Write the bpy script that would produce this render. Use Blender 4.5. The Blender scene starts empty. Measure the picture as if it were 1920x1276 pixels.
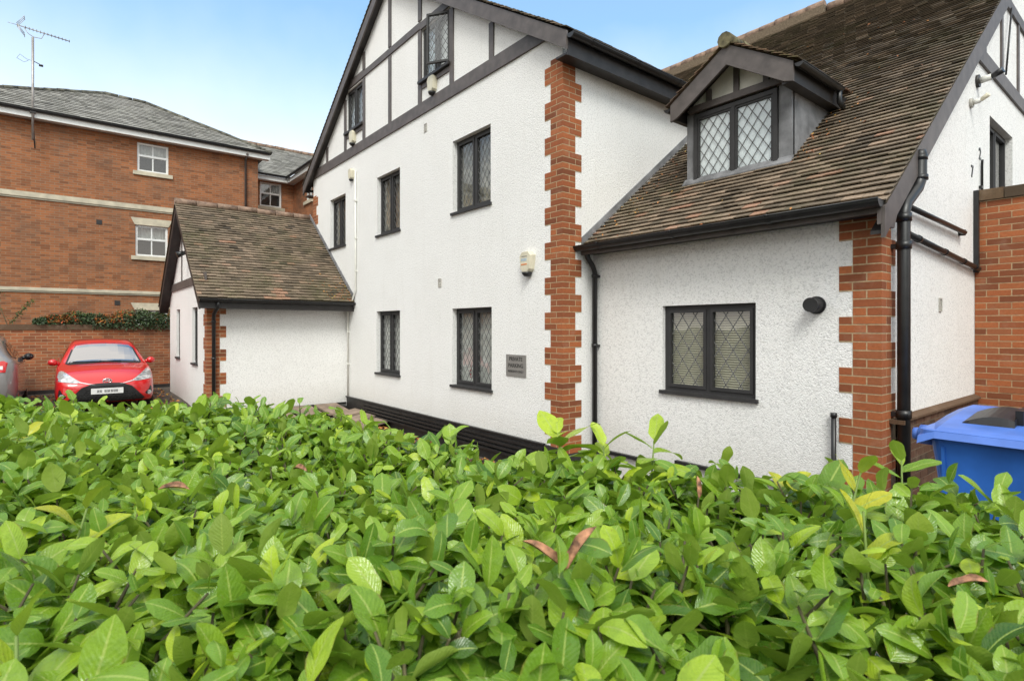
import bpy, math, random
import numpy as np
from mathutils import Vector
from mathutils.geometry import tessellate_polygon
from mathutils.bvhtree import BVHTree
random.seed(7); rng = np.random.default_rng(7)
R = math.radians
scene = bpy.context.scene
col = scene.collection

# ------------------------------------------------------------------ camera, sky, sun, exposure
cam_d = bpy.data.cameras.new('camera'); cam = bpy.data.objects.new('camera', cam_d); col.objects.link(cam)
cam.location = (5.0366, -4.8525, 1.70); cam.rotation_euler = (math.pi/2, 0, 0.895)
cam_d.sensor_width = 36; cam_d.lens = 1042.16/1920*36; cam_d.shift_y = -0.0122
cam_d.clip_start = 0.02; cam_d.clip_end = 2000
cam_d.dof.use_dof = True; cam_d.dof.focus_distance = 4.5; cam_d.dof.aperture_fstop = 9.0
scene.camera = cam
SUN = Vector((0.56, -0.44, 0.80)).normalized()
world = bpy.data.worlds.new('World'); scene.world = world; world.use_nodes = True
wn = world.node_tree; wn.nodes.clear()
sky = wn.nodes.new('ShaderNodeTexSky'); sky.sky_type = 'NISHITA'; sky.sun_disc = False
sky.sun_elevation = math.asin(SUN.z); sky.sun_rotation = math.atan2(SUN.x, SUN.y)
sky.altitude = 0; sky.air_density = 1.0; sky.dust_density = 4.5; sky.ozone_density = 1.6
bg = wn.nodes.new('ShaderNodeBackground'); bg.inputs[1].default_value = 0.15
wo = wn.nodes.new('ShaderNodeOutputWorld')
# thin white haze that thickens towards the horizon, over the Nishita sky
_tc = wn.nodes.new('ShaderNodeTexCoord'); _sp = wn.nodes.new('ShaderNodeSeparateXYZ'); wn.links.new(_tc.outputs['Generated'], _sp.inputs[0])
_nz = wn.nodes.new('ShaderNodeTexNoise'); _nz.inputs['Scale'].default_value = 5.0; _nz.inputs['Detail'].default_value = 5; wn.links.new(_tc.outputs['Generated'], _nz.inputs['Vector'])
_ad = wn.nodes.new('ShaderNodeMath'); _ad.operation = 'MULTIPLY_ADD'; wn.links.new(_nz.outputs['Fac'], _ad.inputs[0]); _ad.inputs[1].default_value = -0.12; wn.links.new(_sp.outputs[2], _ad.inputs[2])
_rp = wn.nodes.new('ShaderNodeValToRGB'); wn.links.new(_ad.outputs[0], _rp.inputs[0]); _e = _rp.color_ramp.elements
_e[0].position = 0.08; _e[0].color = (.95, .95, .95, 1); _e[1].position = 0.40; _e[1].color = (.10, .10, .10, 1); _q = _e.new(.24); _q.color = (.46, .46, .46, 1)
_tn = wn.nodes.new('ShaderNodeMix'); _tn.data_type = 'RGBA'; _tn.blend_type = 'MULTIPLY'; _tn.inputs[0].default_value = 1; wn.links.new(sky.outputs[0], _tn.inputs[6]); _tn.inputs[7].default_value = (.66, 1.06, 1.12, 1)
_mx = wn.nodes.new('ShaderNodeMix'); _mx.data_type = 'RGBA'; # unseen broken cloud, added sunward and overhead to whiten daylight and reflections
_cn = wn.nodes.new('ShaderNodeTexNoise'); _cn.inputs['Scale'].default_value = 2.2; _cn.inputs['Detail'].default_value = 6; wn.links.new(_tc.outputs['Generated'], _cn.inputs['Vector'])
_ca = wn.nodes.new('ShaderNodeMath'); _ca.operation = 'MULTIPLY_ADD'; wn.links.new(_cn.outputs['Fac'], _ca.inputs[0]); _ca.inputs[1].default_value = 1.1; 
_cz = wn.nodes.new('ShaderNodeMapRange'); wn.links.new(_sp.outputs[2], _cz.inputs[0]); _cz.inputs[1].default_value = .56; _cz.inputs[2].default_value = .85; _cz.inputs[4].default_value = .75
_cs = wn.nodes.new('ShaderNodeMath'); _dt = wn.nodes.new('ShaderNodeVectorMath'); _dt.operation = 'DOT_PRODUCT'; wn.links.new(_tc.outputs['Generated'], _dt.inputs[0]); _dt.inputs[1].default_value = (.6, -.8, 0); wn.links.new(_dt.outputs['Value'], _cs.inputs[0]); wn.links.new(_cz.outputs[0], _cs.inputs[1]); wn.links.new(_cs.outputs[0], _ca.inputs[2])
_cr = wn.nodes.new('ShaderNodeMapRange'); wn.links.new(_ca.outputs[0], _cr.inputs[0]); _cr.inputs[1].default_value = .62; _cr.inputs[2].default_value = 1.0; _cr.inputs[4].default_value = .85
_cm = wn.nodes.new('ShaderNodeMath'); _cm.operation = 'MAXIMUM'; wn.links.new(_rp.outputs[0], _cm.inputs[0]); wn.links.new(_cr.outputs[0], _cm.inputs[1]); wn.links.new(_cm.outputs[0], _mx.inputs[0]); wn.links.new(_tn.outputs[2], _mx.inputs[6]); _mx.inputs[7].default_value = (5.15, 4.8, 4.4, 1)
wn.links.new(_mx.outputs[2], bg.inputs[0]); wn.links.new(bg.outputs[0], wo.inputs[0])
sd = bpy.data.lights.new('sun', 'SUN'); so = bpy.data.objects.new('sun', sd); col.objects.link(so)
so.rotation_euler = SUN.to_track_quat('Z', 'Y').to_euler(); sd.energy = 1.15; sd.angle = R(22); sd.color = (1, .97, .92)
scene.view_settings.view_transform = 'Standard'; scene.view_settings.look = 'None'
scene.view_settings.exposure = 1.09; scene.view_settings.gamma = 1
scene.cycles.max_bounces = 7; scene.cycles.transparent_max_bounces = 12

# ------------------------------------------------------------------ material helpers
def nt(name):
    m = bpy.data.materials.new(name); m.use_nodes = True; n = m.node_tree
    b = n.nodes['Principled BSDF']; return m, n, b
def N(n, t, **k):
    x = n.nodes.new(t)
    for a, v in k.items():
        if a.startswith('i_'):
            key = a[2:]; key = int(key) if key.isdigit() else key.replace('_', ' ')
            x.inputs[key].default_value = v
        else: setattr(x, a, v)
    return x
def L(n, a, b): n.links.new(a, b)
def ramp(n, src, stops, interp='LINEAR'):
    r = n.nodes.new('ShaderNodeValToRGB'); r.color_ramp.interpolation = interp
    e = r.color_ramp.elements
    while len(e) > 1: e.remove(e[0])
    e[0].position = stops[0][0]; e[0].color = (*stops[0][1], 1)
    for p, c in stops[1:]:
        q = e.new(p); q.color = (*c, 1)
    L(n, src, r.inputs[0]); return r.outputs[0]
def mix(n, fac, a, b, mode='MIX'):
    x = n.nodes.new('ShaderNodeMix'); x.data_type = 'RGBA'; x.blend_type = mode
    for s, v in ((0, fac), (6, a), (7, b)):
        if hasattr(v, 'type') or hasattr(v, 'is_linked'): L(n, v, x.inputs[s])
        else: x.inputs[s].default_value = v if s == 0 else (*v, 1)
    return x.outputs[2]
def obj_co(n, scale=(1, 1, 1)):
    t = n.nodes.new('ShaderNodeTexCoord'); m = n.nodes.new('ShaderNodeMapping'); m.inputs['Scale'].default_value = scale
    L(n, t.outputs['Object'], m.inputs[0]); return m.outputs[0]
def noise(n, co, s, d=3, r=.55):
    x = N(n, 'ShaderNodeTexNoise', i_Scale=s, i_Detail=d, i_Roughness=r); L(n, co, x.inputs['Vector']); return x.outputs['Fac']
def bump(n, b, h, st, dist):
    x = N(n, 'ShaderNodeBump', i_Strength=st, i_Distance=dist); L(n, h, x.inputs['Height']); L(n, x.outputs[0], b.inputs['Normal']); return x
def math_(n, op, a, b):
    x = n.nodes.new('ShaderNodeMath'); x.operation = op
    for i, v in enumerate((a, b)):
        if isinstance(v, (int, float)): x.inputs[i].default_value = v
        else: L(n, v, x.inputs[i])
    return x.outputs[0]
def plain(name, c, rough=.5, metal=0, var=.12, scale=6, bumpd=0.0, coat=0, spec=.5):
    m, n, b = nt(name); co = obj_co(n)
    f = noise(n, co, scale, 4)
    c2 = tuple(max(0, x*(1-var*2)) for x in c); c1 = tuple(min(1, x*(1+var)) for x in c)
    L(n, ramp(n, f, [(.3, c2), (.7, c1)]), b.inputs['Base Color'])
    b.inputs['Roughness'].default_value = rough; b.inputs['Metallic'].default_value = metal
    b.inputs['Coat Weight'].default_value = coat; b.inputs['Coat Roughness'].default_value = .03; b.inputs['Specular IOR Level'].default_value = spec
    if bumpd:
        bump(n, b, noise(n, co, scale*12, 3), .5, bumpd)
    return m
def tone_attr(n):
    a = n.nodes.new('ShaderNodeAttribute'); a.attribute_name = 'tone'; return a
# pebble-dash render
def pebble(name, base=(.88, .87, .855), s=92):
    m, n, b = nt(name); co = obj_co(n)
    v = N(n, 'ShaderNodeTexVoronoi', i_Scale=s); L(n, co, v.inputs['Vector'])
    f1 = noise(n, co, s*.55, 4, .7); big = noise(n, co, 1.1, 5, .6); mid = noise(n, co, 9, 4, .7)
    h = math_(n, 'ADD', math_(n, 'MULTIPLY', v.outputs['Distance'], -1.0), math_(n, 'MULTIPLY', f1, 1.6))
    c = mix(n, ramp(n, f1, [(.36, (1,)*3), (.50, (0,)*3)]), base, tuple(x*.74 for x in base))
    c = mix(n, ramp(n, big, [(.45, (0,)*3), (.8, (.22,)*3)]), c, (.66, .64, .60))
    c = mix(n, ramp(n, mid, [(.62, (0,)*3), (.78, (.25,)*3)]), c, (.62, .60, .57))
    stk = noise(n, obj_co(n, (7, 7, .55)), 1.0, 4, .6)
    c = mix(n, ramp(n, stk, [(.56, (0,)*3), (.72, (.13,)*3)]), c, (.60, .575, .53))
    # rain-splash grime just above the ground
    g = N(n, 'ShaderNodeNewGeometry'); sx = N(n, 'ShaderNodeSeparateXYZ'); L(n, g.outputs['Position'], sx.inputs[0])
    zz = math_(n, 'ADD', sx.outputs[2], math_(n, 'MULTIPLY', mid, .35))
    c = mix(n, ramp(n, zz, [(.25, (.35,)*3), (.75, (0,)*3)]), c, (.50, .47, .41))
    L(n, c, b.inputs['Base Color']); b.inputs['Roughness'].default_value = .9
    bump(n, b, h, .6, .009); return m
M = {}
M['render'] = pebble('white_pebbledash')
M['smooth_white'] = plain('cream_panel', (.86, .83, .74), .8, var=.08, bumpd=.002)
def brickmat(name, palette):
    m, n, b = nt(name); co = obj_co(n); a = tone_attr(n)
    c = ramp(n, a.outputs['Fac'], palette)
    f = noise(n, co, 38, 5, .7)
    c = mix(n, ramp(n, f, [(.4, (0,)*3), (.75, (.5,)*3)]), c, tuple(x*.55 for x in palette[1][1]))
    f2 = noise(n, co, 5, 4, .6)
    c = mix(n, ramp(n, f2, [(.55, (0,)*3), (.8, (.25,)*3)]), c, (.45, .33, .24))
    L(n, c, b.inputs['Base Color']); b.inputs['Roughness'].default_value = .85
    bump(n, b, f, .5, .004); return m
M['brick'] = brickmat('red_quoin_brick', [(0, (.17, .050, .018)), (.35, (.31, .086, .028)), (.7, (.40, .118, .036)), (1, (.29, .095, .036))])
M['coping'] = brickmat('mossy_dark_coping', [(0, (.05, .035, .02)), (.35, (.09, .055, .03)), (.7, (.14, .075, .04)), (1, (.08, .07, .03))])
M['brick_mossy_shaded'] = brickmat('dark_plinth_brick', [(0, (.045, .025, .016)), (.35, (.075, .036, .02)), (.7, (.11, .05, .028)), (1, (.07, .05, .03))])  # moss and the shade beside the bin, both put into the brick colour
M['mortar'] = plain('sandy_mortar', (.47, .35, .21), .95, var=.15, scale=30, bumpd=.003)
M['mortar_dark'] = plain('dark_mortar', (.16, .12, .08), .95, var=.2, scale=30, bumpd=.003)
def brick_tex(name, c1, c2, mort, dirt=.0, axis='v', soot=(.10, .08, .06)):
    m, n, b = nt(name)
    t = n.nodes.new('ShaderNodeTexCoord'); sp = N(n, 'ShaderNodeSeparateXYZ'); L(n, t.outputs['Object'], sp.inputs[0])
    cb = N(n, 'ShaderNodeCombineXYZ'); L(n, sp.outputs[1 if axis == 'v' else 0], cb.inputs[0]); L(n, sp.outputs[2], cb.inputs[1])
    co = cb.outputs[0]
    br = N(n, 'ShaderNodeTexBrick', i_Scale=1.0); L(n, co, br.inputs['Vector'])
    br.inputs['Brick Width'].default_value = .225; br.inputs['Row Height'].default_value = .075; br.inputs['Mortar Size'].default_value = .009
    br.inputs['Mortar Smooth'].default_value = .3; br.inputs['Bias'].default_value = -.1
    br.inputs['Color1'].default_value = (*c1, 1); br.inputs['Color2'].default_value = (*c2, 1); br.inputs['Mortar'].default_value = (*mort, 1)
    # per-brick shade from a stepped noise
    d = N(n, 'ShaderNodeVectorMath', operation='MULTIPLY'); L(n, co, d.inputs[0]); d.inputs[1].default_value = (1/.225, 1/.075, 1)
    fl = N(n, 'ShaderNodeVectorMath', operation='FLOOR'); L(n, d.outputs[0], fl.inputs[0])
    wn_ = N(n, 'ShaderNodeTexWhiteNoise'); L(n, fl.outputs[0], wn_.inputs['Vector'])
    c = mix(n, ramp(n, wn_.outputs['Value'], [(.66, (0,)*3), (.78, (.25,)*3), (1, (.5,)*3)]), br.outputs['Color'], tuple(x*.45 for x in c2))
    big = noise(n, t.outputs['Object'], .9, 5, .65); mid = noise(n, t.outputs['Object'], 14, 4, .7)
    c = mix(n, ramp(n, mid, [(.5, (0,)*3), (.8, (.35,)*3)]), c, tuple(x*.6 for x in c1))
    if dirt: c = mix(n, ramp(n, big, [(.45, (0,)*3), (.7, (dirt,)*3)]), c, soot)
    L(n, c, b.inputs['Base Color']); b.inputs['Roughness'].default_value = .88
    bump(n, b, math_(n, 'SUBTRACT', 1.0, br.outputs['Fac']), .5, .006); return m
M['neigh_brick'] = brick_tex('orange_neighbour_brick', (.38, .130, .046), (.24, .085, .034), (.28, .19, .115), .4)
M['neigh_brick_u'] = brick_tex('orange_neighbour_brick_return', (.38, .130, .046), (.24, .085, .034), (.28, .19, .115), .4, axis='u')
M['garden_brick'] = brick_tex('garden_wall_brick', (.36, .115, .042), (.22, .068, .028), (.36, .23, .13), .6)
# roof tiles
def tilemat(name, pal, moss, moss_amt, pale=.0):
    m, n, b = nt(name); co = obj_co(n); a = tone_attr(n)
    c = ramp(n, a.outputs['Fac'], pal)
    f = noise(n, co, 45, 4, .7); c = mix(n, ramp(n, f, [(.4, (0,)*3), (.7, (.55,)*3)]), c, tuple(x*.42 for x in pal[1][1]))
    ms = noise(n, co, 1.3, 6, .68); m2 = noise(n, co, 22, 4, .7)
    mm = math_(n, 'MULTIPLY', ramp(n, ms, [(.47, (0,)*3), (.62, (1,)*3)]), ramp(n, m2, [(.38, (0,)*3), (.55, (1,)*3)]))
    c = mix(n, math_(n, 'MULTIPLY', mm, moss_amt), c, moss)
    li = noise(n, co, 7, 5, .75); c = mix(n, ramp(n, li, [(.66, (0,)*3), (.72, (.6,)*3)]), c, (.36, .34, .27))
    L(n, c, b.inputs['Base Color']); b.inputs['Roughness'].default_value = .8
    bump(n, b, f, .5, .004); return m
TP = [(0, (.050, .040, .028)), (.3, (.115, .088, .060)), (.6, (.225, .170, .118)), (.86, (.34, .25, .175)), (1, (.36, .20, .13))]
M['tile'] = tilemat('weathered_clay_tile', TP, (.075, .072, .03), .6)
M['tile_annex'] = tilemat('annex_clay_tile', [(0, (.05, .038, .026)), (.35, (.14, .105, .070)), (.75, (.27, .20, .14)), (1, (.36, .19, .12))], (.085, .085, .03), .6)
M['tile_old'] = tilemat('mossy_dormer_tile', [(0, (.10, .07, .05)), (.5, (.19, .11, .07)), (1, (.26, .14, .09))], (.10, .085, .03), .9)
M['tile_grey'] = tilemat('grey_slate_tile', [(0, (.16, .155, .14)), (.4, (.25, .24, .22)), (1, (.36, .35, .32))], (.10, .10, .07), .35)
M['ridge'] = plain('ridge_tile_clay', (.27, .18, .13), .85, var=.3, scale=9, bumpd=.004)
M['hip'] = plain('weathered_hip_tile', (.13, .125, .10), .9, var=.4, scale=6)
M['ridge_moss'] = plain('mossy_ridge', (.15, .13, .07), .9, var=.4, scale=14, bumpd=.006)
M['trim'] = plain('dark_brown_paint', (.105, .088, .082), .55, var=.16, scale=7)
M['trim_dark'] = plain('black_brown_paint', (.030, .026, .025), .5, var=.2, scale=7)
M['black'] = plain('black_plastic', (.016, .016, .017), .38, var=.2, scale=9)
M['frame'] = plain('anthracite_frame', (.030, .029, .030), .62, var=.1)
M['lead'] = plain('lead_came', (.15, .15, .15), .55, metal=.2)
M['leadsheet'] = plain('lead_sheet', (.22, .22, .23), .6, var=.28, scale=3.5, bumpd=.002)
M['white_upvc'] = plain('white_upvc', (.78, .78, .76), .35, var=.03)
M['stone'] = plain('cream_cast_stone', (.56, .50, .38), .85, var=.12, scale=4, bumpd=.002)
M['curtain'] = plain('net_curtain', (.60, .585, .56), .9, var=.15, scale=5)
M['backing_pale'] = plain('pale_backing', (.80, .81, .82), .9, var=.06, scale=5)
M['curtain_dark'] = plain('tan_curtain', (.36, .32, .26), .9, var=.3, scale=8)
M['blind'] = plain('beige_blind', (.66, .61, .48), .7, var=.06)
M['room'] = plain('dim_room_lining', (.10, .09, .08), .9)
M['white_paint'] = plain('white_plastic', (.72, .71, .66), .45, var=.05)
M['vent'] = plain('grey_vent', (.42, .40, .36), .6)
M['cream'] = plain('cream_plastic', (.66, .61, .47), .4, var=.1)
M['sign'] = plain('grey_metal_sign', (.28, .27, .255), .4, metal=.3, var=.06)
M['ink'] = plain('black_ink', (.012, .012, .012), .5)
M['orange'] = plain('orange_ink', (.65, .20, .05), .5)
M['blueink'] = plain('blue_ink', (.30, .42, .55), .5)
M['slab'] = plain('worn_paving', (.27, .20, .15), .9, var=.2, scale=3, bumpd=.004)
M['galv'] = plain('galvanised_pole', (.40, .37, .35), .45, metal=.6, var=.15)
M['bin'] = plain('blue_hdpe', (.030, .150, .56), .42, var=.12, scale=3, bumpd=.0006)
M['bin_lid'] = plain('faded_blue_hdpe', (.085, .19, .60), .38, var=.12, scale=4, bumpd=.0006)
M['chrome'] = plain('chrome', (.75, .75, .77), .15, metal=1, var=.02)
M['red'] = plain('red_car_paint', (.56, .006, .008), .3, var=.02, coat=1)
M['mauve'] = plain('mauve_grey_car_paint', (.25, .235, .23), .38, metal=.1, var=.03, coat=1)
M['tyre'] = plain('tyre_rubber', (.02, .02, .02), .8)
M['lamp_glass'] = plain('headlamp_lens', (.62, .64, .66), .12, metal=.5, var=.25, scale=14, coat=1)
M['lamp_red'] = plain('red_tail_lens', (.55, .01, .01), .15, var=.05, coat=1)
M['plate'] = plain('white_plate', (.75, .75, .74), .35, var=.03)
M['smudge'] = plain('grey_smudge', (.30, .30, .30), .5, var=.3, scale=30)
M['stem'] = plain('laurel_stem', (.085, .075, .032), .8, var=.3, scale=20)
M['green_stem'] = plain('young_green_stem', (.17, .25, .05), .6)
M['deadleaf'] = plain('dead_leaf', (.36, .18, .10), .7, var=.6, scale=55, bumpd=.002)
M['asphalt'] = None
def glass(name, tint=(.9, .93, .92), rough=.02, extra=.0):
    m = bpy.data.materials.new(name); m.use_nodes = True; n = m.node_tree; n.nodes.clear()
    o = N(n, 'ShaderNodeOutputMaterial'); t = N(n, 'ShaderNodeBsdfTransparent'); g = N(n, 'ShaderNodeBsdfGlossy', i_Roughness=rough); lw_ = N(n, 'ShaderNodeLayerWeight', i_Blend=.5)
    t.inputs[0].default_value = (*tint, 1); mx = N(n, 'ShaderNodeMixShader')
    nz = N(n, 'ShaderNodeTexNoise', i_Scale=2.2, i_Detail=1.0); bp = N(n, 'ShaderNodeBump', i_Strength=.12, i_Distance=.02)
    tc = N(n, 'ShaderNodeTexCoord'); L(n, tc.outputs['Object'], nz.inputs['Vector']); L(n, nz.outputs['Fac'], bp.inputs['Height']); L(n, bp.outputs[0], g.inputs['Normal'])
    L(n, math_(n, 'ADD', math_(n, 'MULTIPLY', math_(n, 'POWER', lw_.outputs['Facing'], 4.5), .95), extra), mx.inputs[0]); L(n, t.outputs[0], mx.inputs[1]); L(n, g.outputs[0], mx.inputs[2]); L(n, mx.outputs[0], o.inputs[0]); return m
M['glass'] = glass('window_glass', extra=.13)
M['car_glass'] = glass('car_glass', (.10, .11, .11), .02, .58)
def leafmat():
    m = bpy.data.materials.new('laurel_leaf'); m.use_nodes = True; n = m.node_tree; b = n.nodes['Principled BSDF']; out = n.nodes['Material Output']
    a = N(n, 'ShaderNodeAttribute'); a.attribute_name = 'tone'
    uv = N(n, 'ShaderNodeUVMap'); uv.uv_map = 'UVMap'; sp = N(n, 'ShaderNodeSeparateXYZ'); L(n, uv.outputs[0], sp.inputs[0])
    s = math_(n, 'ABSOLUTE', math_(n, 'SUBTRACT', sp.outputs[0], .5), 0)   # 0 on the midrib .. .5 at the edge
    c = ramp(n, a.outputs['Fac'], [(0, (.035, .088, .012)), (.25, (.085, .185, .018)), (.5, (.165, .305, .026)), (.72, (.27, .42, .032)), (.86, (.42, .56, .036)), (.95, (.55, .52, .03)), (1, (.60, .40, .03))])
    # side veins
    vv = math_(n, 'SUBTRACT', math_(n, 'MULTIPLY', sp.outputs[1], 11.0), math_(n, 'MULTIPLY', s, 6.0))
    fr = math_(n, 'FRACT', vv, 0); vein = math_(n, 'ABSOLUTE', math_(n, 'SUBTRACT', fr, .5), 0)
    vm = ramp(n, vein, [(0, (.10,)*3), (.07, (0,)*3)])
    c = mix(n, vm, c, (.20, .36, .07))
    mid = ramp(n, s, [(0, (.85,)*3), (.022, (.75,)*3), (.05, (0,)*3)])
    c = mix(n, mid, c, (.42, .52, .12))
    geo = N(n, 'ShaderNodeNewGeometry')
    en = noise(n, geo.outputs['Position'], 22, 2, .5)
    c = mix(n, math_(n, 'MULTIPLY', ramp(n, s, [(.42, (0,)*3), (.49, (.8,)*3)]), ramp(n, en, [(.58, (0,)*3), (.66, (1,)*3)])), c, (.20, .12, .03))
    pn = noise(n, geo.outputs['Position'], 60, 3, .6)
    c = mix(n, ramp(n, pn, [(.5, (0,)*3), (.75, (.35,)*3)]), c, (.08, .17, .02))
    sc = noise(n, geo.outputs['Position'], 210, 2, .5); c = mix(n, ramp(n, sc, [(.735, (0,)*3), (.76, (.8,)*3)]), c, (.22, .13, .03))
    c = mix(n, math_(n, 'MULTIPLY', geo.outputs['Backfacing'], .75), c, (.24, .32, .045))
    L(n, c, b.inputs['Base Color']); b.inputs['Specular IOR Level'].default_value = .6
    L(n, math_(n, 'ADD', math_(n, 'MULTIPLY', geo.outputs['Backfacing'], .3), math_(n, 'MULTIPLY', pn, .62)), b.inputs['Roughness'])
    hb = math_(n, 'ADD', math_(n, 'MULTIPLY', vein, .35), math_(n, 'MULTIPLY', pn, 1.6))
    bump(n, b, hb, .4, .004)
    tr = N(n, 'ShaderNodeBsdfTranslucent'); L(n, mix(n, .5, c, (.35, .60, .03)), tr.inputs[0])
    mx = N(n, 'ShaderNodeMixShader', i_0=.32); L(n, b.outputs[0], mx.inputs[1]); L(n, tr.outputs[0], mx.inputs[2]); L(n, mx.outputs[0], out.inputs[0]); return m
M['leaf'] = leafmat()
def smallleaf():
    m, n, b = nt('climber_leaf'); a = tone_attr(n)
    L(n, ramp(n, a.outputs['Fac'], [(0, (.012, .025, .008)), (.35, (.035, .07, .018)), (.6, (.10, .14, .02)), (.75, (.38, .15, .02)), (1, (.50, .07, .015))]), b.inputs['Base Color'])
    b.inputs['Roughness'].default_value = .6; return m
M['ivy'] = smallleaf()
def litter():
    m, n, b = nt('fallen_leaf'); a = tone_attr(n)
    L(n, ramp(n, a.outputs['Fac'], [(0, (.12, .045, .02)), (.4, (.30, .10, .03)), (.75, (.45, .20, .05)), (1, (.50, .34, .06))]), b.inputs['Base Color'])
    b.inputs['Roughness'].default_value = .7; return m
M['litter'] = litter()
def treeleaf():
    m, n, b = nt('tree_leaf'); a = tone_attr(n)
    L(n, ramp(n, a.outputs['Fac'], [(0, (.02, .045, .01)), (.6, (.05, .10, .02)), (1, (.10, .16, .03))]), b.inputs['Base Color']); b.inputs['Roughness'].default_value = .6; return m
M['treeleaf'] = treeleaf()
def asphalt():
    m, n, b = nt('asphalt'); co = obj_co(n); f = noise(n, co, 120, 3, .7); g = noise(n, co, 1.2, 5, .6)
    c = ramp(n, g, [(.3, (.055, .045, .035)), (.6, (.11, .092, .075)), (.8, (.15, .125, .10))]); c = mix(n, ramp(n, f, [(.4, (0,)*3), (.7, (.4,)*3)]), c, (.04, .036, .03))
    L(n, c, b.inputs['Base Color']); b.inputs['Roughness'].default_value = .9; bump(n, b, f, .6, .006); return m
M['asphalt'] = asphalt()

# ------------------------------------------------------------------ object helpers
def tag(o, label=None, cat=None, group=None, kind=None):
    for k, v in (('label', label), ('category', cat), ('group', group), ('kind', kind)):
        if v: o[k] = v
    return o
BASE = {}
def thing(name, loc, label, cat, group=None):
    o = bpy.data.objects.new(name, None); o.location = loc; o.empty_display_size = .2; col.objects.link(o); BASE[o.name] = Vector(loc)
    return tag(o, label, cat, group, 'thing')
class Fr:      # a flat working frame on a wall: a along, b up, c outward
    def __init__(s, o, a, b, n): s.o, s.a, s.b, s.n = Vector(o), Vector(a), Vector(b), Vector(n)
    def p(s, a, b, c=0.0): return s.o + s.a*a + s.b*b + s.n*c
class MB:
    def __init__(s): s.v, s.f, s.t, s.sm = [], [], [], []
    def face(s, pts, tone=0.5, smooth=False):
        i = len(s.v); s.v += [tuple(p) for p in pts]; s.f.append(tuple(range(i, i+len(pts)))); s.t.append(tone); s.sm.append(smooth); return s
    def hexa(s, P, tone=.5):   # P: 8 points, bottom 4 then top 4
        i = len(s.v); s.v += [tuple(p) for p in P]
        for q in ((0, 3, 2, 1), (4, 5, 6, 7), (0, 1, 5, 4), (1, 2, 6, 5), (2, 3, 7, 6), (3, 0, 4, 7)):
            s.f.append(tuple(i+k for k in q)); s.t.append(tone); s.sm.append(False)
        return s
    def bx(s, F, a0, a1, b0, b1, c0, c1, tone=.5):
        return s.hexa([F.p(a0, b0, c0), F.p(a1, b0, c0), F.p(a1, b0, c1), F.p(a0, b0, c1), F.p(a0, b1, c0), F.p(a1, b1, c0), F.p(a1, b1, c1), F.p(a0, b1, c1)], tone)
    def box(s, x0, x1, y0, y1, z0, z1, tone=.5): return s.bx(WF, x0, x1, z0, z1, -y1, -y0, tone)
    def prism(s, F, poly, c0, c1, tone=.5):
        n = len(poly); i = len(s.v)
        s.v += [tuple(F.p(a, b, c1)) for a, b in poly] + [tuple(F.p(a, b, c0)) for a, b in poly]
        s.f.append(tuple(range(i, i+n))); s.f.append(tuple(range(i+2*n-1, i+n-1, -1)))
        for k in range(n):
            j = (k+1) % n; s.f.append((i+k, i+n+k, i+n+j, i+j))
        s.t += [tone]*(n+2); s.sm += [False]*(n+2); return s
    def tube(s, pts, r, n=12, cap=True, tone=.5, arc=None):
        pts = [Vector(p) for p in pts]; rs = r if isinstance(r, (list, tuple)) else [r]*len(pts)
        i0 = len(s.v); up = Vector((0, 0, 1)); prev = None
        for k, p in enumerate(pts):
            d = (pts[min(k+1, len(pts)-1)]-pts[max(k-1, 0)]).normalized()
            if prev is None:
                x = d.cross(up) if abs(d.z) < .9 else d.cross(Vector((1, 0, 0)))
            else: x = prev - d*prev.dot(d)
            x.normalize(); prev = x; y = x.cross(d)
            for j in range(n):
                t = 2*math.pi*j/n; s.v.append(tuple(p+(x*math.cos(t)+y*math.sin(t))*rs[k]))
        for k in range(len(pts)-1):
            for j in range(n):
                a = i0+k*n+j; b2 = i0+k*n+(j+1) % n; s.f.append((a, b2, b2+n, a+n)); s.t.append(tone); s.sm.append(True)
        if cap:
            s.f.append(tuple(i0+j for j in range(n-1, -1, -1))); s.f.append(tuple(i0+(len(pts)-1)*n+j for j in range(n))); s.t += [tone]*2; s.sm += [False]*2
        return s
    def build(s, name, mat, parent=None, **tg):
        me = bpy.data.meshes.new(name); base = Vector((0, 0, 0)); q = parent
        while q is not None:
            if q.name in BASE: base = BASE[q.name]
            q = q.parent
        me.from_pydata([(x-base.x, y-base.y, z-base.z) for x, y, z in s.v], [], s.f); me.materials.append(M[mat])
        at = me.attributes.new('tone', 'FLOAT', 'FACE'); at.data.foreach_set('value', s.t)
        me.polygons.foreach_set('use_smooth', s.sm); me.update()
        o = bpy.data.objects.new(name, me); col.objects.link(o); o.parent = parent
        tag(o, **tg); return o
WF = Fr((0, 0, 0), (1, 0, 0), (0, 0, 1), (0, -1, 0))
Z = (0, 0, 1); G = -.22
D, W = .564, 3.31
F_fac = Fr((0, 0, 0), (1, 0, 0), Z, (0, -1, 0)); F_side = Fr((0, 0, 0), (0, 1, 0), Z, (1, 0, 0))
F_wing = Fr((0, D, 0), (1, 0, 0), Z, (0, -1, 0)); F_end = Fr((W, 0, 0), (0, 1, 0), Z, (1, 0, 0))
UA = -6.833; VA = -2.767
F_aw = Fr((UA, 0, 0), (0, 1, 0), Z, (1, 0, 0)); F_ag = Fr((0, VA, 0), (1, 0, 0), Z, (0, -1, 0))

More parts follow.
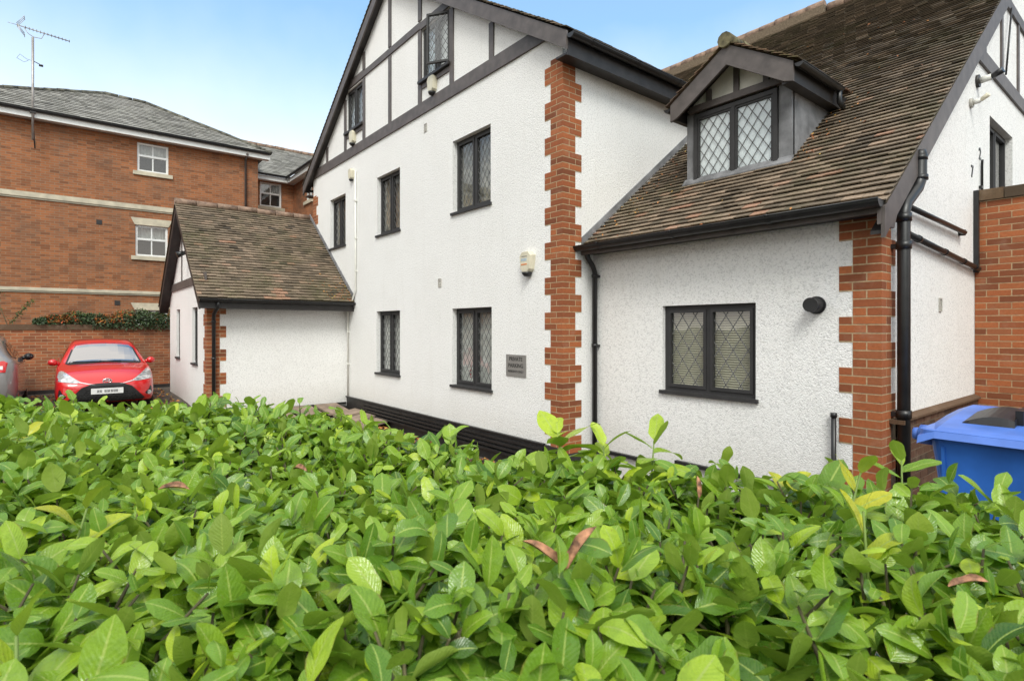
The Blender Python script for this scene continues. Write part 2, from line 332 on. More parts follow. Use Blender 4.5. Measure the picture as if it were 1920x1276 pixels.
def wall(F, outer, holes, name, mat, parent, depth=.22, **tg):
    mb = MB(); polys = [[Vector((a, b, 0)) for a, b in outer]] + [[Vector((a0, b0, 0)), Vector((a0, b1, 0)), Vector((a1, b1, 0)), Vector((a1, b0, 0))] for a0, a1, b0, b1 in holes]
    flat = [p for q in polys for p in q]
    for t in tessellate_polygon(polys):
        P = [F.p(flat[i].x, flat[i].y) for i in t]
        if (P[1]-P[0]).cross(P[2]-P[0]).dot(F.n) < 0: P = P[::-1]
        mb.face(P)
    for a0, a1, b0, b1 in holes:
        for (x0, y0), (x1, y1) in (((a0, b0), (a0, b1)), ((a0, b1), (a1, b1)), ((a1, b1), (a1, b0)), ((a1, b0), (a0, b0))):
            mb.face([F.p(x0, y0), F.p(x0, y0, -depth), F.p(x1, y1, -depth), F.p(x1, y1)])
    return mb.build(name, mat, parent, **tg)

def lattice(mb, F, a0, a1, b0, b1, c, dw, dh, wd=.0047):
    # diamond leading clipped to the pane
    w, h = a1-a0, b1-b0; k = dh/dw
    for sgn in (1, -1):
        s0 = -h/k-dw; x = s0
        while x < w+h/k+dw:
            # line: b = sgn*k*(a - x)  in local coords (for sgn=-1: b = h-... mirrored)
            pts = []
            lo, hi = x, x+h/k      # a where b=0, b=h
            if sgn < 0: lo, hi = x+h/k, x
            # clip param t in [0,1] from (lo,0) to (hi,h)
            t0, t1 = 0.0, 1.0; da = hi-lo
            ta, tb = (0-lo)/da, (w-lo)/da
            if ta > tb: ta, tb = tb, ta
            t0 = max(t0, ta); t1 = min(t1, tb)
            if t1-t0 > .02:
                p = (a0+lo+da*t0, b0+h*t0); q = (a0+lo+da*t1, b0+h*t1)
                dx, dy = q[0]-p[0], q[1]-p[1]; l = math.hypot(dx, dy); nx, ny = -dy/l*wd, dx/l*wd
                mb.hexa([F.p(p[0]-nx, p[1]-ny, c), F.p(q[0]-nx, q[1]-ny, c), F.p(q[0]+nx, q[1]+ny, c), F.p(p[0]+nx, p[1]+ny, c)] +
                        [F.p(p[0]-nx, p[1]-ny, c+.003), F.p(q[0]-nx, q[1]-ny, c+.003), F.p(q[0]+nx, q[1]+ny, c+.003), F.p(p[0]+nx, p[1]+ny, c+.003)])
            x += dw
def curtain(mb, F, a0, a1, b0, b1, c, amp=.02, wl=.09, n=None):
    n = n or max(6, int((a1-a0)/wl*8)); ph = random.random()*6
    for i in range(n):
        x0 = a0+(a1-a0)*i/n; x1 = a0+(a1-a0)*(i+1)/n
        f = lambda x: amp*math.sin(2*math.pi*x/wl+ph)+amp*.6*math.sin(2*math.pi*x/wl*.37+ph*2)
        mb.face([F.p(x0, b0, c+f(x0)), F.p(x1, b0, c+f(x1)), F.p(x1, b1, c+f(x1)), F.p(x0, b1, c+f(x0))], smooth=True)
def bar_rect(mb, F, a0, a1, b0, b1, w, c0, c1):
    mb.bx(F, a0, a0+w, b0, b1, c0, c1); mb.bx(F, a1-w, a1, b0, b1, c0, c1); mb.bx(F, a0+w, a1-w, b0, b0+w, c0, c1); mb.bx(F, a0+w, a1-w, b1-w, b1, c0, c1)
def window(F, a0, a1, b0, b1, parent, label=None, inset=.085, fill='net', lead=(.115, .165), sill=True, open_sash=None, fr='frame', fw=.045):
    c0, c1 = -inset-.06, -inset; mb = MB(); bar_rect(mb, F, a0, a1, b0, b1, fw, c0, c1)
    am = (a0+a1)/2; mb.bx(F, am-.024, am+.024, b0+fw, b1-fw, c0, c1-.002)
    o = mb.build('window', fr, parent, label=label)
    if sill: MB().bx(F, a0-.03, a1+.03, b0-.032, b0+.007, -inset+.0005, .035).build('sill', fr, o)
    for k, (x0, x1) in enumerate(((a0+fw, am-.024), (am+.024, a1-fw))):
        G_ = F
        if open_sash and k == 1:
            th = R(open_sash); h = F.p(x1, 0, c1); G_ = Fr(h, (F.a*math.cos(th)-F.n*math.sin(th)), F.b, (F.n*math.cos(th)+F.a*math.sin(th)))
            w = x1-x0; x0, x1 = -w-.02, 0; s0, s1, gc = 0, .045, .02
        else: s0, s1, gc = c0+.02, c1+.012, c1-.02
        s = MB(); bar_rect(s, G_, x0, x1, b0+fw, b1-fw, .033, s0, s1); so_ = s.build('sash', fr, o)
        y0, y1 = b0+fw+.033, b1-fw-.033; x0 += .033; x1 -= .033
        MB().face([G_.p(x0, y0, gc), G_.p(x1, y0, gc), G_.p(x1, y1, gc), G_.p(x0, y1, gc)]).build('pane', 'glass', o)
        if lead:
            l = MB(); lattice(l, G_, x0, x1, y0, y1, gc+.001, *lead); l.build('lead_lattice', 'lead', o)
    if fill:
        cc = c0-.035; mb = MB()
        if fill == 'blind':
            k = b0+.05
            while k < b1-.03:
                mb.hexa([F.p(a0+.02, k, cc+.012), F.p(a1-.02, k, cc+.012), F.p(a1-.02, k+.004, cc-.012), F.p(a0+.02, k+.004, cc-.012)]+[F.p(a0+.02, k+.003, cc+.012), F.p(a1-.02, k+.003, cc+.012), F.p(a1-.02, k+.021, cc-.010), F.p(a0+.02, k+.021, cc-.010)]); k += .026
            mb.build('venetian_blind', 'blind', o)
        elif fill == 'flat':
            mb.bx(F, a0+.01, a1-.01, b0+.01, b1-.01, cc-.01, cc).build('sky_sheen_sheet', 'backing_pale', o)  # pale sheet added behind the panes in place of reflected sky
        elif fill == 'pale':
            curtain(mb, F, a0, a1, b0, b1, cc, .008); mb.build('curtain', 'backing_pale', o)
        elif fill == 'net':
            curtain(mb, F, a0, a1, b0, b1, cc, .016); mb.build('curtain', 'curtain', o)
        elif fill == 'dark':
            curtain(mb, F, a0, a0+(a1-a0)*.40, b0, b1, cc, .02); curtain(mb, F, a1-(a1-a0)*.55, a1, b0, b1, cc-.02, .02); mb.build('curtain', 'curtain_dark', o)
        elif fill == 'net_split':
            m_ = a0+(a1-a0)*.38; curtain(mb, F, a0, m_, b0, b1, cc, .016); curtain(mb, F, m_+.05, a1, b0, b1, cc, .016); mb.build('curtain', 'curtain', o)
    return o

def tiles(F, poly, rows_g, width, name, mat, parent, lift=.034, jitter=1.0, tone=None, base=True, thick=.013):
    """plain tiles laid in courses inside poly (a along the eave, b up the slope)"""
    mb = MB(); xs = [p[0] for p in poly]; ys = [p[1] for p in poly]
    def span(y):
        c = []
        for i in range(len(poly)):
            (x0, y0), (x1, y1) = poly[i], poly[(i+1) % len(poly)]
            if (y0 <= y < y1) or (y1 <= y < y0): c.append(x0+(x1-x0)*(y-y0)/(y1-y0))
        c.sort(); return [(c[i], c[i+1]) for i in range(0, len(c)-1, 2)]
    y = min(ys); r = 0
    while y < max(ys)-.01:
        yt = min(y+rows_g*1.22, max(ys))
        for x0, x1 in span(min(y+rows_g*.5, max(ys)-.001)):
            x = x0-(width*.5 if r % 2 else 0)
            while x < x1:
                p, q = max(x, x0), min(x+width-.003, x1)
                if q-p > .012:
                    l = lift+random.gauss(0, .0022)*jitter; t = random.gauss(0, .0018)*jitter; dy = random.gauss(0, .0035)*jitter
                    tn = random.random() if tone is None else tone((p+q)/2, y)
                    mb.hexa([F.p(p, y+dy, l-thick), F.p(q, y+dy, l-thick+t), F.p(q, yt, .001), F.p(p, yt, .001), F.p(p, y+dy, l), F.p(q, y+dy, l+t), F.p(q, yt, .006), F.p(p, yt, .006)], tn)
                x += width
        y += rows_g; r += 1
    if base: mb.face([F.p(a, b, -.004) for a, b in poly], .1)
    return mb.build(name, mat, parent)

def ridge_run(p, q, r, seg, name, mat, parent, gap=.012):
    p, q = Vector(p), Vector(q); d = (q-p); n = max(1, round(d.length/seg)); mb = MB()
    for i in range(n):
        a = p+d*(i/n); b = p+d*((i+1)/n)-d.normalized()*gap; j = Vector((0, 0, random.gauss(0, .004)))
        mb.tube([a+j, a+(b-a)*.5+j, b+j], [r*1.03, r, r*.97], 10, tone=random.random())
    return mb.build(name, mat, parent)

def quoin(corner, f, s, nblk0, z0, z1, parent, mat='brick', rnd=.006):
    """toothed brick corner; f, s = directions (into the wall) of the two faces"""
    c = Vector((*corner, 0)); f, s = Vector(f), Vector(s); bk, mo = MB(), MB(); e = rnd
    def bb(mb, x0, x1, y0, y1, za, zb, tone=.5):
        P = [(x0, y0), (x1, y0), (x1, y1), (x0, y1)]
        if f.cross(s).z < 0: P = P[::-1]
        mb.hexa([c+f*x+s*y+Vector((0, 0, za)) for x, y in P]+[c+f*x+s*y+Vector((0, 0, zb)) for x, y in P], tone)
    k = 0; z = z0
    while z < z1-.02:
        zt = min(z+.075, z1); long_f = ((k//3)+nblk0) % 2 == 0; lf, ls = (.33, .22) if long_f else (.22, .33)
        t = lambda: random.random(); m = .012
        a = (k % 2 == 0)
        cf, cs = (.215, .1025) if a else (.1025, .215)
        zb_ = zt-m
        bb(bk, -e, cf, -e, cs, z, zb_, t())
        x = cf+m
        while x < lf-.02:
            x1 = min(lf, x+(.1025 if (lf-x) < .15 else .215)); bb(bk, x, x1, -e, .06, z, zb_, t()); x = x1+m
        y = cs+m
        while y < ls-.02:
            y1 = min(ls, y+(.1025 if (ls-y) < .15 else .215)); bb(bk, -e, .06, y, y1, z, zb_, t()); y = y1+m
        bb(mo, -e+.0022, lf, -e+.0022, .03, z-m, zb_+.0005); bb(mo, -e+.0022, .03, .03, ls, z-m, zb_+.0005)
        z += .075; k += 1
    o = bk.build('brick_quoin', mat, parent); mo.build('mortar', 'mortar', o); return o

# ------------------------------------------------------------------ ground
def gz(u, v=0):
    t = min(1, max(0, (-u-4)/6)); t = t*t*(3-2*t); return G+t*.29
g = MB(); xs = [-600, -150, -60, -30, -20, -16]+[-14+i for i in range(14)]+[0, 2, 4, 6, 10, 20, 60, 150, 600]; ys = [-600, -150, -40, -15, -8, -4, -2, 0, 5, 15, 40, 150, 600]
for i in range(len(xs)-1):
    for j in range(len(ys)-1):
        P = [(xs[i], ys[j]), (xs[i+1], ys[j]), (xs[i+1], ys[j+1]), (xs[i], ys[j+1])]; g.face([(x, y, gz(x)) for x, y in P], smooth=True)
g.build('ground', 'asphalt', kind='structure')

# ------------------------------------------------------------------ the white house
house = thing('white_house', (0, 0, G), 'large white pebbledashed house with dark timbered gable and red brick corners', 'house')
fac_w = [(-5.36, -4.354, .81, 2.03), (-2.555, -1.49, .785, 2.01), (-2.54, -1.515, 3.535, 4.695), (-5.335, -4.354, 3.535, 4.70), (-7.87, -6.94, 3.55, 4.70)]
att_w = [(-3.53, -2.61, 5.99, 6.90), (-6.86, -5.99, 5.99, 6.90)]
AP = (-4.75, 8.52); SR, SL = .646, .697
wall(F_fac, [(-9.0, .19), (0, .19), (0, AP[1]+SR*AP[0]-.05), (AP[0], AP[1]-.05), (-9.0, AP[1]-SL*(AP[0]+9)-.05)], fac_w+att_w, 'gable_wall', 'render', house)
wall(F_side, [(0, G), (9, G), (9, 5.3), (0, 5.3)], [], 'side_wall', 'render', house)
wall(Fr((-9, 0, 0), (0, 1, 0), Z, (-1, 0, 0)), [(0, G), (9, G), (9, 5.0), (0, 5.0)], [], 'rear_wall', 'render', house)
VR, ZR = 7.5, 8.29; SW = .775; ve, ze = .31, 2.715      # wing roof: eave line and slope
wz = lambda v: ze+SW*(v-ve)
wall(F_wing, [(0, G), (W, G), (W, 2.70), (0, 2.70)], [(1.085, 2.205, .975, 1.955)], 'wing_wall', 'render', house)
wall(F_end, [(D, .9), (14.4, .9), (14.4, 2.9), (VR, ZR-.05), (D, wz(D)-.05)], [(4.37, 5.72, 2.9, 4.42)], 'end_wall', 'render', house)
labs = ['ground floor window beside the annex', 'ground floor window with red flowers on the sill', 'first floor window nearest the brick corner', 'middle first floor window', 'first floor window above the annex ridge']
fills = ['net', 'net_split', 'dark', 'dark', 'dark']
W_ = [window(F_fac, *w, house, l, fill=f_) for w, l, f_ in zip(fac_w, labs, fills)]
window(F_fac, *att_w[0], house, 'attic window with one casement swung open', fill='flat', inset=.03, open_sash=34, lead=(.10, .15), sill=False)
window(F_fac, *att_w[1], house, 'closed attic window below the left rake', fill='flat', inset=.03, lead=(.10, .15), sill=False)
MB().bx(F_fac, -3.58, -2.58, 5.95, 5.995, -.03, .07).build('attic_sill', 'trim_dark', house); MB().bx(F_fac, -6.9, -5.97, 5.95, 5.995, -.03, .07).build('attic_sill', 'trim_dark', house)
window(F_wing, 1.085, 2.205, .975, 1.955, house, 'wide ground floor window with beige venetian blind', fill='blind', lead=(.165, .245), fw=.05, inset=.05)
window(F_end, 4.37, 5.72, 2.9, 4.42, house, 'end wall window above the brick wall', fill=None, lead=None)
# inner floors and partitions keep the rooms dim
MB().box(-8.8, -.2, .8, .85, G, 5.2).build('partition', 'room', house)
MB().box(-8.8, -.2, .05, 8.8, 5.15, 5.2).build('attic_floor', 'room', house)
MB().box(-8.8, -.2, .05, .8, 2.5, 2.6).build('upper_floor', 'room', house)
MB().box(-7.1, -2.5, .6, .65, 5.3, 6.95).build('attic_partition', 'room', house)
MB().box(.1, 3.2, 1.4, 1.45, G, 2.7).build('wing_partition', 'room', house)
# red flowers and pot behind the glass of the near ground floor window
fl = thing('flower_pot', F_fac.p(-2.25, .82, -.2), 'red flowers in a pale pot on the inside sill of the ground floor window', 'pot plant')
MB().bx(F_fac, -2.5, -1.55, .785, .80, -.235, -.148).build('inner_sill', 'white_paint', W_[1])
MB().tube([F_fac.p(-2.25, .80, -.19), F_fac.p(-2.25, .90, -.19)], [.032, .045]).build('pot', 'white_paint', fl)
mb = MB()
for i in range(70):
    p = F_fac.p(-2.25+random.gauss(0, .065), 1.05+random.gauss(0, .06), -.19+random.gauss(0, .010)); r = .018
    a, b = Vector((random.gauss(0, 1), random.gauss(0, .4), random.gauss(0, 1))).normalized()*r, Vector((random.gauss(0, 1), random.gauss(0, .4), random.gauss(0, 1))).normalized()*r
    mb.face([p-a, p-b, p+a, p+b])
mb.build('flowers', 'red', fl)
mb = MB()
for i in range(7): mb.tube([F_fac.p(-2.25, .88, -.19), F_fac.p(-2.25+random.gauss(0, .05), 1.05, -.19+random.gauss(0, .008))], .003, 5)
mb.build('stem', 'stem', fl)
# quoins
quoin((0, 0), (-1, 0, 0), (0, 1, 0), 1, .11, 5.15, house)
quoin((W, D), (-1, 0, 0), (0, 1, 0), 0, G+.005, 2.69, house)
quoin((-9, 0), (1, 0, 0), (0, 1, 0), 0, G, 5.0, house)
# facade plinth: dark painted base, stacked black ledges
mb = MB(); mb.bx(F_fac, -9, 0, -.5, .185, -.12, .02); mb.bx(F_side, 0, D, -.5, .11, -.12, .004); mb.build('plinth', 'trim_dark', house)
for k in range(4): MB().bx(F_fac, -6.0+k*.12, -.33, .115-k*.062, .150-k*.062, .022, .055+.012*k).build('drip_ledge', 'black', house)
MB().bx(F_fac, -6.83, -.32, .187, .204, .0, .05).build('render_stop', 'black', house)
# timbers of the main gable
tm = MB(); C_ = .028
tm.bx(F_fac, -9.0, -.33, 5.415, 5.625, 0, C_)
tm.build('tie_beam', 'trim', house)
def gable_z(u): return (AP[1]-SR*(u-AP[0]) if u > AP[0] else AP[1]-SL*(AP[0]-u))
mb = MB(); mb.bx(F_fac, -6.93, -5.94, 6.93, 7.08, 0, C_); mb.bx(F_fac, -5.94, -3.56, 6.93, 7.05, 0, C_); mb.bx(F_fac, -3.56, -2.5, 6.905, 7.03, 0, C_)
mb.bx(F_fac, -6.83, -6.0, 5.86, 5.93, 0, C_-.004); mb.bx(F_fac, -3.50, -2.62, 5.86, 5.93, 0, C_-.004); mb.build('collar_beam', 'trim', house)
for u, w in ((-8.03, .10), (-6.93, .11), (-5.94, .11), (-4.75, .11), (-3.585, .115), (-2.555, .11), (-1.48, .11)):
    zt = gable_z(u)-.25
    mb = MB(); 
    mb.bx(F_fac, u-w/2, u+w/2, 5.627, min(zt, 6.903), 0, C_-.006)
    if zt > 7.2: mb.bx(F_fac, u-w/2, u+w/2, 7.083, zt, 0, C_-.006)
    mb.build('stud', 'trim', house)
# main roof
def slope_frame(o, along, upslope): 
    a, b = Vector(along).normalized(), Vector(upslope).normalized(); n = a.cross(b)
    if n.z < 0: n = -n
    return Fr(o, a, b, n)
ER = (.22, AP[1]-SR*(.22-AP[0])); EL = (-9.34, AP[1]-SL*(AP[0]+9.34))
tonefn = lambda a, b: min(1, max(0, random.gauss(.42, .26)))
FR_ = slope_frame((ER[0], -.17, ER[1]), (0, 1, 0), (AP[0]-ER[0], 0, AP[1]-ER[1])); lr = math.hypot(AP[0]-ER[0], AP[1]-ER[1])
tiles(FR_, [(0, 0), (11, 0), (11, lr), (0, lr)], .10, .165, 'roof', 'tile', house, tone=tonefn)
FL_ = slope_frame((EL[0], -.17, EL[1]), (0, 1, 0), (AP[0]-EL[0], 0, AP[1]-EL[1])); ll = math.hypot(AP[0]-EL[0], AP[1]-EL[1])
tiles(FL_, [(0, 0), (11, 0), (11, ll), (0, ll)], .10, .165, 'roof', 'tile', house, tone=tonefn)
ridge_run((AP[0], -.17, AP[1]+.03), (AP[0], 10, AP[1]+.03), .11, .32, 'ridge_tiles', 'ridge', house)
# barge boards and soffits
def rake(F, P, Q, dep, c0, c1, name, mat, par, drop=.02, endcut=True):
    (a0, b0), (a1, b1) = P, Q
    return MB().prism(F, [(a0, b0-drop-dep), (a1, b1-drop-dep), (a1, b1-drop), (a0, b0-drop)] if a0 < a1 else [(a1, b1-drop-dep), (a0, b0-drop-dep), (a0, b0-drop), (a1, b1-drop)], c0, c1).build(name, mat, par)
rake(F_fac, AP, ER, .225, .125, .155, 'barge_board', 'trim', house)
rake(F_fac, EL, AP, .225, .125, .155, 'barge_board', 'trim', house)
rake(F_fac, AP, (ER[0]-.02, ER[1]+.0136), .03, .002, .123, 'soffit', 'trim_dark', house, drop=.16)
rake(F_fac, (EL[0]+.02, EL[1]+.014), AP, .03, .002, .123, 'soffit', 'trim_dark', house, drop=.16)
# right eave: boxed soffit, fascia, gutter
MB().box(.004, .195, -.12, 3.6, 5.02, 5.045).build('soffit', 'trim_dark', house)
MB().box(.197, .222, -.122, 3.6, 5.0, 5.20).build('fascia', 'trim_dark', house)
def gutter(p, q, r, parent, out, name='gutter', brk=.9, mat='black'):
    p, q, out = Vector(p), Vector(q), Vector(out); d = (q-p).normalized(); mb = MB(); n = 9
    for rr, fl_ in ((r, 0), (r*.86, 1)):
        for i in range(n):
            t0, t1 = math.pi*i/n, math.pi*(i+1)/n
            f = lambda t: out*(math.cos(t)*rr)-Vector((0, 0, math.sin(t)*rr))
            mb.face([p+f(t0), q+f(t0), q+f(t1), p+f(t1)][::(-1 if fl_ else 1)], smooth=True)
    for e in (p, q): mb.face([e+out*(math.cos(math.pi*i/n)*r)-Vector((0, 0, math.sin(math.pi*i/n)*r)) for i in range(n+1)])
    mb.tube([p+out*r, q+out*r], .007, 6); o = mb.build(name, mat, parent)
    b = MB(); L_ = (q-p).length; k = brk*.4
    while k < L_:
        c = p+d*k
        for i in range(n):
            t0, t1 = math.pi*i/n, math.pi*(i+1)/n; f = lambda t, rr=r+.006: out*(math.cos(t)*rr)-Vector((0, 0, math.sin(t)*rr))
            b.face([c+f(t0)-d*.02, c+f(t0)+d*.02, c+f(t1)+d*.02, c+f(t1)-d*.02], smooth=True)
        b.tube([c+out*(r+.004)-d*.02, c+out*(r+.004)+d*.02], .011, 6)
        k += brk
    if b.v: b.build('gutter_joint', mat, o)
    return o
gutter((.29, -.15, 5.235), (.29, 3.1, 5.235), .058, house, (1, 0, 0))
MB().box(-9.25, -9.0, -.12, 9, 5.0, 5.03).build('soffit', 'trim_dark', house)
gutter((-9.38, -.1, 5.24), (-9.38, 9, 5.24), .055, house, (-1, 0, 0))
# wing roof
FW = slope_frame((0, ve, ze), (1, 0, 0), (0, VR-ve, ZR-ze)); lw = math.hypot(VR-ve, ZR-ze); k_ = lw/(VR-ve)
yb = (5.05-ze)/SW*k_
def wt(a, b):
    k = min(1, max(0, (b-1.0)/3.5)); t = random.gauss(.56, .16-.06*k)-.20*k; 
    if random.random() < .04: t += .4
    return min(1, max(0, t))
tiles(FW, [(0.01, 0), (W+.12, 0), (W+.12, lw), (-7, lw), (-2.2, yb+1.0), (.01, yb)], .10, .165, 'roof', 'tile', house, tone=wt)
FWb = slope_frame((0, 2*VR-ve, ze), (1, 0, 0), (0, -(VR-ve), ZR-ze))
tiles(FWb, [(-8, 0), (W+.12, 0), (W+.12, lw), (-8, lw)], .5, .8, 'rear_roof', 'tile', house, tone=wt)
ridge_run((.15, VR, ZR+.03), (W+.12, VR, ZR+.03), .11, .32, 'ridge_tiles', 'ridge', house)
ridge_run((-7, VR-.05, ZR+.11), (.1, VR-.05, ZR+.11), .12, .34, 'ridge_tiles', 'ridge', house)
MB().box(-7, .12, VR-.17, VR+.10, ZR-.12, ZR+.08).build('ridge_kerb', 'mortar_dark', house)
# lead flashing up the side wall
MB().prism(F_side, [(ve+.02, ze+.06), (3.4, wz(3.4)+.06), (3.4, wz(3.4)+.15), (ve+.02, ze+.15)], .001, .016).build('flashing', 'leadsheet', house)
# wing eave
MB().box(.02, W+.07, ve+.01, D-.002, 2.655, 2.68).build('soffit', 'trim_dark', house)
MB().box(.02, W+.08, ve-.005, ve+.02, 2.635, 2.73).build('fascia', 'trim', house)
gutter((-.02, ve-.07, 2.735), (W+.10, ve-.07, 2.735), .064, house, (0, -1, 0), brk=1.05)
# wing verge
rake(F_end, (ve-.02, wz(ve-.02)), (VR, ZR), .25, .085, .115, 'barge_board', 'trim', house)
rake(F_end, (VR, ZR), (14.7, ze), .25, .085, .115, 'barge_board', 'trim', house)
rake(F_end, (ve+.0, wz(ve)), (VR, ZR), .03, .002, .083, 'soffit', 'trim_dark', house, drop=.22)
MB().prism(F_end, [(ve-.03, 2.54), (D+.02, 2.54), (D+.14, 2.75), (ve-.03, 2.70)], .06, .09).build('box_end', 'trim', house)
# end wall timbers, cables, lights
mb = MB(); mb.bx(F_end, 3.62, 11.4, 4.93, 5.12, 0, .03); mb.bx(F_end, 5.15, 9.9, 6.13, 6.28, 0, .03); mb.build('end_beam', 'trim', house)
for v in (4.05, 4.98, 6.03, 7.1, 8.2): 
    mb = MB(); mb.bx(F_end, v-.045, v+.045, 5.123, min(wz(v)-.28, 6.127), 0, .024); mb.build('end_stud', 'trim', house)
cb = MB(); cb.tube([F_end.p(5.12, 5.14, .03), F_end.p(5.18, 5.6, .05), F_end.p(5.42, 6.15, .04)], .012, 6); cb.build('cable', 'black', house)
# lead dormer
vd = 1.36; F_d = Fr((0, vd, 0), (1, 0, 0), Z, (0, -1, 0))
ua0, ua1 = .88, 2.20; uap = 1.575; zap = 4.975; zea = 4.50; su = (zap-zea)/(.76)
cheek = MB()
for u0, u1 in ((ua0, ua0+.02), (ua1-.02, ua1)):
    v1 = ve+(4.46-ze)/SW
    Fc = Fr((u1, 0, 0), (0, 1, 0), Z, (1, 0, 0))
    cheek.prism(Fc, [(vd+.03, wz(vd+.03)-.05), (v1, 4.46-.04), (v1, 4.46), (vd+.03, 4.46)], -(u1-u0), 0)
cheek.bx(F_d, ua0, .985, 3.40, 4.46, -.06, 0); cheek.bx(F_d, 2.055, ua1, 3.40, 4.46, -.06, 0); cheek.bx(F_d, .985, 2.055, 3.38, 3.49, -.06, .0)
dm = cheek.build('dormer', 'leadsheet', house, label='lead clad dormer with small timbered gable')
ap = MB(); ap.hexa([Vector((ua0-.03, vd-.07, wz(vd-.07)+.03)), Vector((ua1+.02, vd-.07, wz(vd-.07)+.03)), Vector((ua1+.02, vd, wz(vd)+.03)), Vector((ua0-.03, vd, wz(vd)+.03)), Vector((ua0-.03, vd-.07, wz(vd-.07)+.045)), Vector((ua1+.02, vd-.07, wz(vd-.07)+.045)), Vector((ua1+.02, vd, wz(vd)+.07)), Vector((ua0-.03, vd, wz(vd)+.07))]); ap.build('apron', 'leadsheet', dm)
mb = MB(); bar_rect(mb, F_d, .99, 2.05, 3.50, 4.38, .05, -.03, .03); mb.bx(F_d, 1.499, 1.541, 3.55, 4.33, -.03, .027)
for x0, x1 in ((1.04, 1.499), (1.541, 2.0)): bar_rect(mb, F_d, x0, x1, 3.55, 4.33, .025, -.02, .018)
mb.bx(F_d, .97, 2.07, 3.465, 3.497, -.03, .07); mb.build('window_frame', 'frame', dm)
for x0, x1 in ((1.065, 1.474), (1.566, 1.975)):
    MB().face([F_d.p(x0, 3.575, 0), F_d.p(x1, 3.575, 0), F_d.p(x1, 4.305, 0), F_d.p(x0, 4.305, 0)]).build('pane', 'glass', dm)
    l = MB(); lattice(l, F_d, x0, x1, 3.575, 4.305, .001, .125, .18); l.build('lead_lattice', 'lead', dm)
MB().bx(F_d, 1.045, 1.995, 3.555, 4.325, -.018, -.012).build('sky_sheen_sheet', 'backing_pale', dm)  # white sheet standing in for the bright sky mirrored by the dormer panes
MB().prism(F_d, [(ua0, 4.42), (ua1, 4.42), (ua1, 4.46), (uap, zap-.06), (ua0, 4.46)], -.04, .0).build('gable_panel', 'smooth_white', dm)
mb = MB(); mb.bx(F_d, ua0+.06, ua1-.02, 4.405, 4.485, .002, .06)
for u in (1.20, 1.56, 1.92): mb.bx(F_d, u-.033, u+.033, 4.487, zap-.10-abs(u-uap)*su, .002, .03)
mb.build('gable_timber', 'trim', dm)
ul, ur = uap-.76, uap+.76; c1 = .24
mb = MB(); 
mb.prism(F_d, [(ul, zea-.21), (ul+.1, zea-.16-.02), (uap, zap-.235), (uap, zap), (ul, zea+.0)], c1, c1+.03)
mb.prism(F_d, [(uap, zap-.235), (ur-.1, zea-.16-.02), (ur, zea-.21), (ur, zea), (uap, zap)], c1+.0005, c1+.0295); mb.build('barge_board', 'trim', dm)
for P_ in ([(ul+.02, zea-.05), (ul+.02, zea-.02), (uap, zap-.03), (uap, zap-.06)], [(ur-.02, zea-.05), (uap, zap-.06), (uap, zap-.03), (ur-.02, zea-.02)]): MB().prism(F_d, P_, .001, c1-.002).build('dormer_soffit', 'trim_dark', dm)
mb = MB(); mb.box(ul+.01, ul+.035, vd-c1, 2.5, zea-.20, zea-.03); mb.box(ul+.035, ua0-.003, vd-c1, 2.4, zea-.20, zea-.18); mb.build('eave_box', 'trim_dark', dm)
mb = MB(); mb.box(ur-.035, ur-.01, vd-c1, 2.5, zea-.20, zea-.03); mb.box(ua1+.003, ur-.035, vd-c1, 2.4, zea-.20, zea-.18); mb.build('eave_box', 'trim_dark', dm)
for sg, ue in ((1, ul-.05), (-1, ur+.05)):
    Fd_ = slope_frame((ue, vd-c1-.05, zap+.03-su*.83), (0, 1, 0), (sg*.83, 0, su*.83)); ld = math.hypot(.83, su*.83)
    tiles(Fd_, [(0, 0), (1.35, 0), (2.5, ld), (0, ld)], .10, .165, 'dormer_roof', 'tile_old', dm, jitter=1.8)
gutter((ur+.055, vd-c1-.02, zea-.03), (ur+.055, 2.16, zea-.03), .045, dm, (1, 0, 0), brk=5)
gutter((ul-.055, vd-c1-.02, zea-.03), (ul-.055, 2.2, zea-.03), .045, dm, (-1, 0, 0), brk=5)
MB().tube([(ur+.055, 2.12, zea-.03), (ur+.055, 2.12, zea-.19), (ur+.07, 2.2, zea-.24)], .03, 8).build('dormer_spout', 'black', dm)
ridge_run((uap, vd-c1-.07, zap+.045), (uap, 3.5, zap+.045), .085, .30, 'dormer_ridge', 'ridge_moss', dm)
# downpipes
dp = MB(); dp.tube([(.075, ve+.02, 2.73), (.075, ve+.06, 2.60), (.075, D-.10, 2.50), (.075, D-.06, 2.42), (.075, D-.06, G)], .034, 12); o = dp.build('downpipe', 'black', house, label='thin black downpipe in the corner beside the brick quoin')
mb = MB()
for z in (2.35, 1.45, .42): mb = MB(); mb.tube([(.075, D-.06, z), (.075, D-.06, z+.045)], .042, 12); mb.box(.035, .115, D-.06, D, z+.005, z+.035); mb.build('pipe_clip', 'black', o)
sx, sy = W+.095, .80
dp = MB(); dp.tube([(W+.12, 1.16, 3.30), (W+.12, 1.16, 3.27), (W+.12, 1.155, 3.04), (W+.11, 1.10, 2.95), (sx, sy+.05, 2.78), (sx, sy, 2.70), (sx, sy, G)], [.040]+[.050]*6, 16); o = dp.build('soil_pipe', 'black', house, label='thick black soil pipe with elbow beside the right brick quoin')
mb = MB()
for z, r in ((3.03, .059), (3.21, .055)): MB().tube([(W+.12, 1.158, z), (W+.12, 1.158, z+.045)], r, 16).build('pipe_collar', 'black', o)
for z in (2.62, 2.38, .92): mb = MB(); mb.tube([(sx, sy, z), (sx, sy, z+.07)], .059, 16); mb.box(W, sx, sy-.03, sy+.03, z+.01, z+.05); mb.build('pipe_collar', 'black', o)
